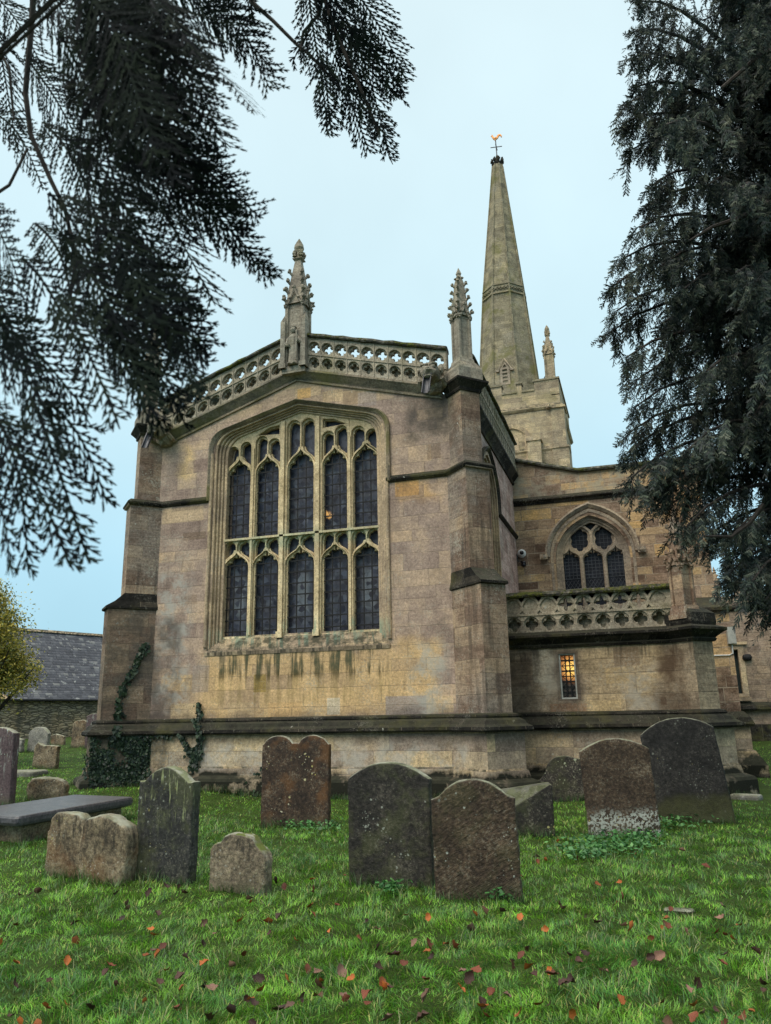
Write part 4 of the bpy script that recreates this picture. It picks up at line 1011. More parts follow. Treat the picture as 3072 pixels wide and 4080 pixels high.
def chapel_holes(cusp, grow):
    H = [light_hole(a, b, 4.6, 5.93, 6.28, cusp, grow) for a, b in CLs]
    for x in (awc - .345, awc + .345): H.append(nfoil(x, 6.56, .165, .115, 6, math.pi / 2, 8, .95, 1.25) if cusp else nfoil(x, 6.56, .1, .21 + grow, 6, math.pi / 2, 5, .95, 1.2))
    g_ = grow
    H.append([(awc - .19 - g_, 7.0), (awc, 6.83 - g_), (awc + .19 + g_, 7.0), (awc, 7.09 + g_)])
    for s in (-1, 1): H.append([(awc + s * .72, 6.45), (awc + s * (.83 + g_), 6.3), (awc + s * .8, 6.55), (awc + s * (.68), 6.74 + g_)][::s])
    return H
mb = MB(); oo = pointed(awc, .96, 4.4, 5.98, 7.17)
put_plate(mb, to_xz(CY), oo, chapel_holes(.075, 0), .28, .38, .01)
put_plate(mb, to_xz(CY), oo, chapel_holes(0, .02), .21, .285, .016)
mb.build('tracery', M['chapeltracery'], cwin)
mb = MB(); q = pointed(awc, 1.04, 4.3, 5.95, 7.2); mb.loft([[(x, CY + .41, z) for x, z in q], [(x, CY + .42, z) for x, z in q]]); mb.build('glass', M['darkglass'], cwin)
mb = MB()
for a, b in CLs:
    for k in range(9):
        z = 5.42 + .1 * k; mb.box(a, b, CY + .385, CY + .39, z - .009, z + .009)
    for k in range(1, 5): x = a + (b - a) * k / 5; mb.box(x - .009, x + .009, CY + .39, CY + .395, 5.42, 6.25)
    for k in range(-3, 8):
        for s in (-1, 1):
            x0 = a + (b - a) * (k + .5) / 5; x1 = x0 + s * .42
            lo, hi = max(min(x0, x1), a), min(max(x0, x1), b)
            if hi - lo > .03:
                f = lambda x: 4.72 + (x - x0) * s * 1.55
                mb.tube([(lo, CY + .387, f(lo)), (hi, CY + .387, f(hi))], .008, 4)
for x in (awc - .345, awc + .345):
    for k in range(-2, 3):
        mb.box(x - .27, x + .27, CY + .385, CY + .39, 6.56 + k * .12 - .005, 6.56 + k * .12 + .005); mb.box(x + k * .11 - .005, x + k * .11 + .005, CY + .39, CY + .395, 6.2, 6.92)
mb.build('guard_bars', M['lead'], cwin)
# chapel corner buttress
mb = MB(); cp = MB()
mb.box(1.42, 2.02, 22.3, 23.6, 2.8, 8.3)
mb.box(1.40, 2.24, 21.75, 23.5, 1.45, 4.1)
cp.loft([[(1.36, 21.62, 4.08), (2.32, 21.62, 4.08), (2.32, 23.5, 4.08), (1.36, 23.5, 4.08)], [(1.36, 21.62, 4.16), (2.32, 21.62, 4.16), (2.32, 23.5, 4.16), (1.36, 23.5, 4.16)], [(1.42, 22.25, 4.5), (2.06, 22.25, 4.5), (2.06, 23.5, 4.5), (1.42, 23.5, 4.5)]])
bo = mb.build('buttress', M['chapel'], church); cp.build('weathering', M['string'], bo)
mb = MB(); bp = [np.array((1.40, 23.4)), np.array((1.40, 21.75)), np.array((2.24, 21.75)), np.array((2.24, 24.5))]
sweep(mb, bp, [(-.3, -.6), (.42, -.6), (.4, .3), (.2, .62), (.14, .66), (.14, 1.22), (-.3, 1.22)]); mb.build('plinth', M['plinth'], church)
mb = MB(); sweep(mb, bp, [(-.2, 1.2), (.22, 1.2), (.25, 1.26), (.18, 1.42), (.05, 1.56), (-.2, 1.56)]); mb.build('plinth_moulding', M['string'], church)

# ---- east wall of the transept, far right, with its doorway
TY = 36.5
mb = MB()
put_plate(mb, to_xz(TY), [(2.0, -.5), (16, -.5), (16, 5.75), (2.0, 5.75)], [rect_hole(3.3, 3.98, 2.25, 4.1)], 0, .6)
mb.box(2.0, 16, TY + .8, TY + 10, -.5, 5.6)
mb.build('transept_wall', M['farwall'], church)
mb = MB(); sweep(mb, [np.array((2.0, TY)), np.array((16, TY))], [(-.1, 5.7), (.05, 5.7), (.14, 5.8), (.14, 5.86), (0, 5.95), (-.1, 5.95)])
mb.build('string_course', M['string'], church); mb = MB(); sweep(mb, [np.array((2.0, TY)), np.array((16, TY))], [(-.1, 1.55), (.2, 1.55), (.24, 1.62), (.2, 1.78), (.05, 1.9), (-.1, 1.9)])
mb.build('string_course', M['string'], church)
mb = MB(); mb.box(2.0, 16, TY - .15, TY + .1, -.5, 1.0); mb.build('plinth', M['string'], church)
mb = MB()
for k in range(6):
    x = 2.6 + k * 1.5; mb.box(x, x + .8, TY - .02, TY + .3, 6.28, 6.85); mb.box(x - .05, x + .85, TY - .07, TY + .35, 6.85, 6.93)
mb.box(2.0, 12, TY - .01, TY + .31, 5.93, 6.28); 
for k in range(6): x = 2.6 + k * 1.5; mb.box(x + .84, x + 1.46, TY - .05, TY + .33, 6.28, 6.35)
mb.build('battlement', M['farwall'], church)
pinnacle(3.42, TY + .4, 0, 6.2, .14, 6.9, 7.7, 3, base=(.2, 6.0), bulb=False, mat='farwall', seed=12)
mb = MB(); put_plate(mb, to_xz(TY), rect_hole(3.12, 4.16, 2.1, 4.26), [rect_hole(3.36, 3.92, 2.25, 4.06)], -.05, .3, .03); mb.box(3.0, 4.3, TY - .14, TY + .02, 4.27, 4.38); mb.box(3.2, 4.2, TY - .2, TY, 1.95, 2.1)
df = mb.build('door_frame', M['surround'], church)
mb = MB(); mb.box(3.3, 4.0, TY + .34, TY + .4, 2.1, 4.2)
for k in range(5): mb.box(3.34 + k * .125, 3.44 + k * .125, TY + .32, TY + .34, 2.26, 4.05)
mb.build('door', M['dark_wood'], church)

# ---- tower and spire
TX, TYF, TH = -5.62, 38.0, 2.92
mb = MB()
def tsq(h, z): return [(TX - h, TYF + TH - h, z), (TX + h, TYF + TH - h, z), (TX + h, TYF + TH + h, z), (TX - h, TYF + TH + h, z)]
mb.loft([tsq(TH + .1, 0), tsq(TH + .06, 14.4), tsq(TH, 14.5), tsq(TH, 17.4)])
tower = mb.build('tower', M['tower'], church)
mb = MB()
for z, o in ((16.72, .14), (14.45, .14)): sweep(mb, [np.array(p) for p in ((TX - TH, TYF + 6), (TX - TH, TYF), (TX + TH, TYF), (TX + TH, TYF + 6))], [(-.1, z - .1), (.05, z - .1), (o, z), (o, z + .05), (.0, z + .2), (-.1, z + .2)])
mb.build('string_course', M['tower'], tower)
mb = MB(); cpp = MB()
def merlons(fix, axis):
    L = 2 * TH; n = 4; per = L / (n - .42) ; a = -TH
    segs = [(-TH, -TH + 1.05, 1), (-TH + 1.05, -TH + 1.85, 0), (-TH + 1.85, -TH + 2.9, 1), (-TH + 2.9, -TH + 3.7, 0), (-TH + 3.7, TH - 1.9, 1), (TH - 1.9, TH - 1.25 , 0), (TH - 1.25, TH, 1)]
    if axis == 'y': segs = [(-TH, TH, 1)]
    for s0, s1, hi in segs:
        z1 = 18.22 if hi else 17.72
        for b, e, z0_, z1_, o in ((mb, 0, 17.35, z1, .0), (cpp, .05, z1, z1 + .1, .06)):
            if axis == 'x': b.box(TX + s0 - e * hi, TX + s1 + e * hi, fix - o, fix + .4 + o, z0_, z1_)
            else: b.box(fix - .4 - o, fix + o, TYF + TH + s0 - e * hi, TYF + TH + s1 + e * hi, z0_, z1_)
merlons(TYF + .003, 'x'); merlons(TX + TH - .003, 'y')
mb.box(TX - TH, TX - TH + .4, TYF + .45, TYF + 2 * TH, 17.35, 18.0)
bt_ = mb.build('battlement', M['tower'], tower); cpp.build('battlement_coping', M['spire'], tower)
mb = MB()                                                    # clasping corner buttress of the tower
mb.box(TX + TH - .55, TX + TH + .26, TYF - .12, TYF + 1.0, 0, 14.5); mb.box(TX + TH - .5, TX + TH + .17, TYF - .07, TYF + .8, 14.5, 16.6)
for z, o in ((14.45, .3), (16.6, .24)): mb.box(TX + TH - .55, TX + TH + o, TYF - .18, TYF + 1.0, z, z + .1)
mb.blob((TX + TH - .55, TYF - .12, 16.7), (.16, .2, .16), 4, .3); mb.blob((TX - 1.0, TYF - .15, 16.55), (.18, .2, .18), 6, .3); mb.box(TX - 1.2, TX - .8, TYF - .1, TYF, 16.72, 17.4)
mb.build('buttress', M['tower'], tower)
mb = MB(); wc = -5.22                                         # belfry opening
mb.loft([[(x, TYF - .02, z) for x, z in pointed(wc, .62, 14.0, 15.2, 15.75)], [(x, TYF - .12, z) for x, z in pointed(wc, .72, 14.0, 15.2, 15.9)]], caps=False)
o1, o2 = pointed(wc, .95, 14.6, 15.1, 16.0), pointed(wc, .75, 14.6, 15.1, 15.8)
mb.loft([[(a, TYF, b), (a, TYF - .14, b), (c, TYF - .1, d), (c, TYF, d)] for (a, b), (c, d) in zip(o1, o2)])
mb.box(wc - .9, wc + .9, TYF - .25, TYF, 13.9, 14.05)
mb.loft([[(x, TYF - .05, z) for x, z in pointed(wc, .3, 14.05, 15.0, 15.5)], [(x, TYF - .01, z) for x, z in pointed(wc, .3, 14.05, 15.0, 15.5)]])
bw_ = mb.build('window', M['surround'], tower)
mb = MB(); mb.box(wc + .78, wc + 1.45, TYF - .5, TYF, 12, 14.85); mb.loft([[(wc + .72, TYF - .56, 14.85), (wc + 1.52, TYF - .56, 14.85), (wc + 1.52, TYF, 14.85), (wc + .72, TYF, 14.85)], [(wc + .74, TYF - .4, 15.15), (wc + 1.1, TYF - .4, 15.15), (wc + 1.1, TYF, 15.15), (wc + .74, TYF, 15.15)]])
mb.build('stair_head', M['tower'], tower)
SPX, SPY = TX, TYF + 3.12
def octo(r, z, sx_=0, sy_=0): return [(SPX + sx_ + r * math.cos(math.pi / 8 + k * math.pi / 4), SPY + sy_ + r * math.sin(math.pi / 8 + k * math.pi / 4), z) for k in range(8)]
def sr(z): return 1.9 - (z - 17) * .083 if z < 25 else 1.236 - (z - 25) * .0985
mb = MB()
mb.loft([octo(sr(17.0), 17.0), octo(sr(24.7), 24.7), octo(sr(25.2), 25.2), octo(sr(34.3), 34.05, .1)])
for k in range(8):
    a = octo(sr(17.0) + .02, 17.0)[k]; b = octo(sr(25.0) + .02, 25.0)[k]; c = octo(sr(34.3) + .01, 34.05, .1)[k]
    mb.tube([a, b, c], [.07, .06, .04], 5)
spire = mb.build('spire', M['spire'], church)
mb = MB(); mb.loft([octo(sr(24.8) + .0, 24.75), octo(sr(24.8) + .09, 24.78), octo(sr(24.8) + .07, 24.86), octo(sr(25.2) + .03, 24.9), octo(sr(25.2) + .02, 25.3), octo(sr(25.2) + .08, 25.34), octo(sr(25.2) + .06, 25.42), octo(sr(25.3), 25.45)])
for k in range(8):
    p0, p1 = [np.array(q) for q in (octo(sr(25.05) + .05, 25.1)[k], octo(sr(25.05) + .05, 25.1)[(k + 1) % 8])]
    for j in range(5):
        c = p0 + (p1 - p0) * (j + .5) / 5
        for dx, dz in ((.06, 0), (-.06, 0), (0, .07), (0, -.07)):
            t = (p1 - p0) / np.linalg.norm(p1 - p0); mb.blob(tuple(c + t * dx + np.array([0, 0, dz])), (.05, .05, .05), j, .2)
mb.build('band', M['spire'], spire)
mb = MB(); lx, lz = SPX + .0, 19.5; ly = SPY - sr(lz) * math.cos(math.pi / 8) - .06
put_plate(mb, to_xz(ly), [(lx - .27, lz - .55), (lx + .27, lz - .55), (lx + .27, lz + .4), (lx, lz + .85), (lx - .27, lz + .4)], [rect_hole(lx - .13, lx + .13, lz - .42 + .22 * k, lz - .3 + .22 * k) for k in range(4)] + [nfoil(lx, lz + .55, .05, .05, 3, math.pi / 2, 6)], 0, .12, .01)
mb.box(lx - .2, lx + .2, ly + .1, ly + .4, lz - .5, lz + .4)
for s in (-1, 1): mb.tube([(lx + s * .4, ly - .02, lz + .3), (lx, ly - .02, lz + .98)], .05, 5); mb.box(lx + s * .4 - .08, lx + s * .4 + .08, ly - .07, ly + .2, lz + .24, lz + .36)
mb.build('lucarne', M['chapeltracery'], spire)
mb = MB(); mb.loft([octo(.27, 34.0, .1), octo(.33, 34.15, .1), octo(.34, 34.25, .1), octo(.2, 34.35, .1)])
for k in range(8): c = octo(.33, 34.35, .1)[k]; mb.blob(c, (.11, .11, .15), k, .5); mb.blob((c[0] * 1.0, c[1], c[2] + .14), (.07, .07, .1), k + 20, .5)
mb.loft([octo(.16, 34.3, .1), octo(.1, 34.7, .1), octo(.03, 34.9, .1)])
mb.build('capital', M['string'], spire)
wx, wy = SPX + .1, SPY
mb = MB(); mb.tube([(wx, wy, 34.7), (wx - .03, wy, 35.95)], .035, 6); mb.tube([(wx - .35, wy - .1, 35.42), (wx + .33, wy + .1, 35.5)], .028, 5); mb.tube([(wx, wy - .3, 35.46), (wx, wy + .3, 35.46)], .028, 5)
rod = mb.build('weathercock', M['lead'], church)
ck = [(-.3, .3), (-.34, .42), (-.4, .47), (-.35, .5), (-.34, .58), (-.27, .62), (-.22, .56), (-.17, .4), (-.05, .28), (.05, .25), (.12, .33), (.2, .46), (.36, .52), (.52, .45), (.6, .28), (.58, .1), (.5, .16), (.47, .28), (.38, .34), (.32, .26), (.24, .12), (.12, .02), (0, -.02), (-.02, -.12), (-.05, -.12), (-.08, -.02), (-.2, .08)]
mb = MB(); put_plate(mb, to_xz(wy), [(wx - .03 + x * .68, 35.98 + z * .68) for x, z in ck], [], -.035, .035, .02); mb.blob((wx - .05, wy, 36.09), (.13, .07, .09), 3, .15, 2)
mb.build('cock', M['gold'], rod)
pinnacle(TX + TH - .45, TYF + .85, 0, 17.9, .25, 20.0, 21.75, 3, base=None, mat='tower', seed=15)
mb = MB(); mb.tube([(TX + TH - .5, TYF + .9, 19.2), (SPX + sr(17.8) * .9, TYF + 1.5, 18.3)], .03, 5); mb.build('tie_rod', M['lead'], church)
mb = MB(); mb.box(-8.5, -3.3, 23.6, 38, 7.0, 9.3); mb.build('nave_wall', M['tower'], church)

# ---- fittings fixed to the walls
t = thing('security_camera', 'white dome security camera fixed high on the chapel wall', 'security camera', (-3.1, CY, 6.22))
mb = MB(); mb.blob((-3.1, CY - .1, 6.22), (.105, .1, .105), 0, 0, 3); mb.blob((-3.1, CY - .03, 6.22), (.13, .04, .13), 0, 0, 3); mb.build('housing', M['white_plastic'], t, smooth=True)
mb = MB(); mb.blob((-3.08, CY - .17, 6.22), (.065, .06, .065), 0, 0, 3); mb.build('lens', M['black_plastic'], t, smooth=True)
t = thing('security_camera', 'small black dome camera below the white one on the chapel wall', 'security camera', (-3.07, CY, 5.9))
mb = MB(); mb.blob((-3.05, CY - .1, 5.86), (.075, .075, .07), 0, 0, 3); mb.box(-3.11, -2.99, CY - .16, CY - .0, 5.9, 5.96); mb.build('dome', M['black_plastic'], t, smooth=True)
mb = MB(); mb.tube([(-3.1, CY - .12, 5.98), (-3.2, CY - .1, 5.95), (-3.24, CY - .08, 6.2)], .014, 5); mb.build('cable', M['black_plastic'], t)
t = thing('wall_lamp', 'grey box lamp fixed to the tall buttress at right', 'lamp', (2.2, 21.7, 3.45))
mb = MB(); mb.loft([[(2.12, 21.745, z), (2.34, 21.745, z), (2.32, 21.62, z + .02), (2.14, 21.62, z + .02)] for z in (3.2, 3.62)]); mb.build('housing', M['grey_plastic'], t)
mb = MB(); mb.tube([(2.22, 21.73, 3.22), (2.22, 21.73, 2.98), (2.12, 21.73, 2.94), (1.42, 21.73, 2.95)], .016, 6); mb.build('conduit', M['white_plastic'], t)
t = thing('bulkhead_lamp', 'round dark bulkhead lamp on the wall beside the far doorway', 'lamp', (4.25, TY, 3.72))
mb = MB(); mb.blob((4.25, TY - .09, 3.72), (.2, .13, .15), 0, .1, 2); mb.box(4.1, 4.4, TY - .06, TY - .001, 3.6, 3.84); mb.build('housing', M['iron'], t)

# ================================================================== HEADSTONES
HG = 'headstones standing in the churchyard grass'
def arch(h, sh, p=2.0): return lambda s: sh + (h - sh) * (1 - abs(s) ** p)
def shouldered(h, sh, w): return lambda s: sh + (h - sh) * math.sqrt(max(0, 1 - (s / w) ** 2)) if abs(s) < w else sh - .02 * (abs(s) - w)
def poly_top(pts): return lambda s: float(np.interp(s, [p[0] for p in pts], [p[1] for p in pts]))
STONES = []
def headstone(label, x, y, rot, w, t, top, mat, roll=0.0, pitch=0.0, rough=.006, rr=.018, seed=1, bulge=0.0):
    nx, ny = 30, 30
    e = min(rr / (w / 2), .3)
    ss = np.unique(np.concatenate([np.linspace(-1, 1, nx), [-1 + .3 * e, -1 + e, 1 - e, 1 - .3 * e]]))
    tt = np.unique(np.concatenate([np.linspace(0, 1, ny), [1 - rr * .3, 1 - rr]]))
    hs = [top(s) for s in ss]; V = []; F = []; m = len(tt)
    for side in (-1, 1):
        for i, s in enumerate(ss):
            for j, q in enumerate(tt):
                z = -.3 + (hs[i] + .3) * q
                d = min((1 - abs(s)) * w / 2, hs[i] - z); k = max(0.0, 1 - d / rr)
                yy = side * (t / 2 - rr * (1 - math.sqrt(max(0, 1 - k * k))) * .9 + bulge * (1 - s * s) * (1 - q))
                p = Vector((s * w / 2, yy, z)); nz = mnoise.noise_vector(p * 5.0 + Vector((seed * 7.1, seed * 3.3, 0))) * rough + mnoise.noise_vector(p * 16.0 + Vector((seed * 2.1, 0, seed))) * rough * .6
                V.append((p.x + nz.x * 1.6, p.y + nz.y, p.z + nz.z * (1.3 if q > .6 else .3)))
    K = len(ss) * m
    for i in range(len(ss) - 1):
        for j in range(m - 1):
            a = i * m + j; F.append((a, a + m, a + m + 1, a + 1)); F.append((K + a, K + a + 1, K + a + m + 1, K + a + m))
    for j in range(m - 1):
        a = j; F.append((a, a + 1, K + a + 1, K + a)); a = (len(ss) - 1) * m + j; F.append((a, K + a, K + a + 1, a + 1))
    for i in range(len(ss) - 1): a = i * m + m - 1; F.append((a, a + m, K + a + m, K + a))
    mb = MB(); mb.add(V, F); o = mb.build('headstone', M[mat], None, smooth=True)
    gz = float(ground_z(x, y)); o.location = (x, y, gz)
    o.rotation_euler = (R_(pitch), R_(roll), R_(rot)); o.rotation_mode = 'XYZ'
    STONES.append((x, y, rot, w, t))
    return tag(o, label, 'headstone', HG)
headstone('twin topped brown headstone spotted with round lichen, in front of the wide window', -5.2, 11.52, 6, 1.08, .12, lambda s: 1.2 + .13 * max(0, 1 - ((abs(s) - .52) / .42) ** 2) ** .6 if abs(s) > .1 else 1.2 + .06 * (abs(s) / .1), 'gs_twin', 0, -1, seed=2)
headstone('near black round topped headstone, left one of the central pair', -2.5, 7.8, -3, .86, .11, arch(1.15, .99, 2.1), 'gs_black', -.3, 0, seed=3)
headstone('brown headstone with slanting tool marks, right one of the central pair', -1.575, 7.46, 5, .77, .1, lambda s: .88 + .14 * (1 - abs(s / .8) ** 2.2) if abs(s) < .8 else .88 - .16 * (abs(s) - .8), 'gs_tooled', -1.2, 0, seed=4)
headstone('brown flaking headstone with a crust of white lichen along its foot', -.43, 11.5, 8, .92, .1, arch(1.25, 1.1, 2.2), 'gs_brown', -2.2, 0, seed=5)
headstone('tall jet black headstone leaning left with a green mossy foot', .55, 13.15, -6, 1.08, .13, arch(1.5, 1.3, 2.2), 'gs_jet', -6.5, -2, seed=6)
headstone('tall dark headstone with shoulders, streaked with pale green algae', -4.83, 7.5, -4, .68, .15, lambda s: .97 + .14 * math.cos(s / .78 * math.pi / 2) if abs(s) < .78 else .965, 'gs_streak', .6, 0, seed=7)
headstone('squat tan headstone, left half of a touching pair', -6.11, 7.6, -6, .52, .15, poly_top([(-1, .46), (-.9, .47), (-.86, .6), (-.6, .655), (0, .66), (.6, .65), (.85, .6), (1, .4)]), 'gs_tan', 1, 0, .008, .022, 8)
headstone('squat tan headstone with a white lichened top, right half of a touching pair', -5.47, 7.42, -8, .64, .2, poly_top([(-1, .5), (-.8, .6), (-.3, .655), (.1, .645), (.5, .6), (.85, .57), (1, .48)]), 'gs_tan', 2, 0, .009, .03, 9)
headstone('small tan headstone with green moss over its shouldered top', -3.87, 7.31, 0, .6, .16, poly_top([(-1, .36), (-.9, .42), (-.6, .45), (-.55, .5), (-.3, .53), (.2, .52), (.5, .5), (.6, .44), (.9, .38), (1, .3)]), 'gs_moss', 1, 0, .009, .022, 10)
headstone('purple brown slate headstone cut by the left edge of the view', -11.12, 11.75, 2, .8, .16, arch(1.34, 1.22, 2.0), 'gs_purple', -2, 0, .004, .02, 11)
headstone('low rounded tan headstone just behind the chest tomb', -10.78, 12.7, 8, .78, .18, poly_top([(-1, .3), (-.8, .4), (-.3, .44), (.4, .42), (.85, .37), (1, .26)]), 'gs_tan', 0, 0, .014, .05, 12)
headstone('square tan headstone with a wavy top, beyond the flat white ledger', -16.68, 19.45, 0, .82, .16, poly_top([(-1, .6), (-.8, .7), (-.2, .64), (.4, .66), (1, .64)]), 'gs_tan', 3, 0, .014, .03, 13)
headstone('rough grey headstone with a rounded top by the rubble wall', -22.8, 26.1, 0, .95, .18, arch(.96, .72, 2.4), 'gs_grey', 2, 0, .016, .04, 14)
headstone('small grey headstone beside the slate headstone at the left edge', -23.5, 25.7, 5, .62, .2, poly_top([(-1, .56), (0, .58), (1, .5)]), 'gs_grey', 0, 0, .012, .03, 15)
headstone('little orange tan headstone peeping from behind the rough grey one', -25.9, 30.9, 5, .7, .18, poly_top([(-1, .46), (-.3, .52), (.4, .46), (1, .4)]), 'gs_tan', 0, 0, .012, .04, 16)
headstone('round topped golden tan headstone close to the church corner', -23.25, 29.1, 0, .82, .18, arch(1.16, 1.0, 2.4), 'gs_tan', 1, 0, .012, .03, 17)
headstone('tall plain purple brown headstone half hidden by the church corner', -22.1, 28.55, 0, .85, .16, arch(1.4, 1.3, 2.0), 'gs_purple', 0, 0, .004, .02, 18)
headstone('thin low stone stub half hidden left of the central pair', -4.07, 11.3, 12, .3, .14, poly_top([(-1, .36), (0, .44), (1, .42)]), 'gs_tan', 2, 0, .01, .03, 19)
headstone('dark scroll sided headstone patched with pale lichen, against the vestry wall', -1.62, 15.7, 6, 1.08, .14, poly_top([(-1, .34), (-.78, .38), (-.62, .48), (-.48, .68), (-.2, .79), (.15, .82), (.6, .76), (1, .7)]), 'gs_lichen', 0, -6, .008, .02, 20)
headstone('narrow grey headstone showing between the two dark headstones at right', .02, 15.2, 0, .5, .12, arch(1.05, .95, 2.0), 'gs_grey', -4, 0, .006, .02, 21)
# leaning broken stone
mb = MB(); fr = [(-.32, -.2), (.34, -.2), (.30, .69), (.27, .70), (-.3, .33)]; bk = [(-.42, -.2), (.34, -.2), (.30, .70), (.26, .70), (-.42, .58)]
R1 = [(x, -.12, z) for x, z in fr]; R2 = [(x, .22, z) for x, z in bk]; mb.loft([R1, R2])
o = mb.build('headstone', M['gs_lichen']); bv = o.modifiers.new('b', 'BEVEL'); bv.width = .02; bv.segments = 2
o.location = (-1.66, 11.3, float(ground_z(-1.66, 11.3)) - .02); o.rotation_euler = (0, R_(3), R_(14)); tag(o, 'dark broken headstone with a sloping lichened fracture, behind the tooled brown one', 'headstone', HG)
STONES.append((-1.66, 11.3, 14, .7, .3))
def slab(name, label, cat, x, y, rot, w, d, h, mat, seed, z=0.0):
    mb = MB(); n = 22; V = []; 
    rings = []
    for k, (o_, zz) in enumerate([(0, -.1), (0, h * .5), (.012, h * .85), (.04, h), ]):
        rings.append([((w / 2 - o_) * math.copysign(abs(math.cos(a)) ** .35, math.cos(a)) + .02 * mnoise.noise(Vector((math.cos(a) * 3, math.sin(a) * 3, seed))), (d / 2 - o_) * math.copysign(abs(math.sin(a)) ** .35, math.sin(a)), zz + .01 * mnoise.noise(Vector((math.cos(a) * 2, math.sin(a) * 2, seed + 5)))) for a in [6.2832 * i / n for i in range(n)]])
    mb.loft(rings); o = mb.build(name, M[mat]); o.location = (x, y, float(ground_z(x, y)) + z); o.rotation_euler = (0, 0, R_(rot)); return tag(o, label, cat)
slab('ledger_stone', 'flat pale ledger slab lying in the grass near the left edge', 'ledger', -15.9, 17.2, 12, 1.9, .9, .12, 'gs_grey', 3)
slab('kerb_stone', 'low flat grey stone in the grass at the foot of the right buttress', 'stone', 1.6, 16.6, -20, .55, .3, .09, 'gs_grey', 4)
slab('flat_marker', 'small dark flat marker sunk in the grass at right', 'marker', .1, 7.4, 4, .24, .1, .03, 'gs_black', 5)

# chest tomb
tomb = thing('chest_tomb', 'low chest tomb with a wet dark slab on pale stone sides', 'tomb', (-8.75, 10.4, 0))
q = [np.array(p) for p in ((-8.15, 9.06), (-8.2, 11.72), (-9.55, 11.95), (-9.55, 9.35))]; qc = sum(q) / 4
ins = lambda k, z: [tuple(qc + (p - qc) * k) + (z,) for p in q]
mb = MB()
def rnd_ring(k, z, n=4):
    out = []
    for i in range(4):
        p, a, b = q[i], q[i - 1], q[(i + 1) % 4]; r = .07
        pa = p + (a - p) / np.linalg.norm(a - p) * r; pb = p + (b - p) / np.linalg.norm(b - p) * r
        for t in np.linspace(0, 1, n): s = (1 - t) ** 2 * pa + 2 * t * (1 - t) * p + t * t * pb; s = qc + (s - qc) * k; out.append((s[0], s[1], z))
    return out
zt = .385
mb.loft([rnd_ring(.9, zt - .15), rnd_ring(.985, zt - .125), rnd_ring(1.0, zt - .09), rnd_ring(1.0, zt - .035), rnd_ring(.985, zt - .008), rnd_ring(.96, zt)])
mb.build('slab', M['tomb_slab'], tomb)
mb = MB(); mb.loft([ins(.84, -.2), ins(.84, zt - .15)]); mb.build('chest', M['gs_tan'], tomb)
STONES.append((-8.8, 10.4, 90, 2.6, 1.2))

# ================================================================== BARN AND BUSH
def barn():
    B0 = np.array([-31.75, 39.66]); e = np.array([.35, .937]); e /= np.linalg.norm(e); nn = np.array([e[1], -e[0]])
    t = thing('barn', 'long low barn with a dark stone slate roof above a rubble wall', 'barn', (-32, 39, .7))
    P = lambda s, o, z: (B0[0] + e[0] * s + nn[0] * o, B0[1] + e[1] * s + nn[1] * o, z)
    ZE = 2.86; off = 3.7
    rp = at_plane(409, 2531, (nn[0], nn[1], 0), nn @ B0 - off); ZR = float(rp[2])
    mb = MB(); mb.loft([[P(s, 0, -.5), P(s, 0, ZE), P(s, -off, ZR - .15), P(s, -2 * off, ZE), P(s, -2 * off, -.5)] for s in (-16, 14)]); mb.build('wall', M['rubble'], t)
    rng = np.random.default_rng(4); V, Q, C, V2, C2 = [], [], [], [], []
    n = 27; u = np.linspace(0, 1, n + 1) ** 1.12
    for i in range(n):
        a, b = u[i], min(u[i + 1] + .012, 1); s = -16.0; wv = .36 - .14 * a
        while s < 14:
            w = wv * rng.uniform(.6, 1.35); th = rng.uniform(.02, .05); f = lambda k, h: (.22 - (off + .22) * k, ZE - .03 + (ZR - ZE + .03) * k + h)
            o0, z0 = f(a + rng.uniform(-.004, .004), .02 + th); o1, z1 = f(b, .025)
            quad = [P(s, o0, z0), P(s + w - .012, o0, z0), P(s + w - .012, o1, z1), P(s, o1, z1), P(s, o0, z0 - th - .02), P(s + w - .012, o0, z0 - th - .02)]
            tan = i < 2 and s < -4.6
            (V2 if tan else V).extend(quad); (C2 if tan else C).extend([[rng.random()] * 3] * 6); s += w
    def mk(nm, V, C, mat):
        k = len(V) // 6; i0 = np.arange(k)[:, None] * 6
        return np_mesh(nm, np.array(V), np.concatenate([i0 + [0, 1, 2, 3], i0 + [4, 5, 1, 0]]), M[mat], t, np.array(C))
    rf = mk('roof', V, C, 'slate'); mk('roof_patch', V2, C2, 'tanslate')
    mb = MB()
    for k in range(30): mb.loft([[P(s, -off + o, ZR + z) for o, z in ((-.25, -.1), (-.1, .06), (.1, .06), (.25, -.1))] for s in (-16 + k + .01, -15 + k - .01)])
    mb.build('ridge', M['rubble'], rf)
    mb = MB(); mb.tube([P(-16, .3, ZE - .04), P(14, .3, ZE - .04)], .06, 6); mb.tube([P(3.2, .25, ZE - .05), P(3.2, .08, ZE - .3), P(3.2, .08, .7)], .04, 6); mb.build('gutter', M['iron'], t)
barn()

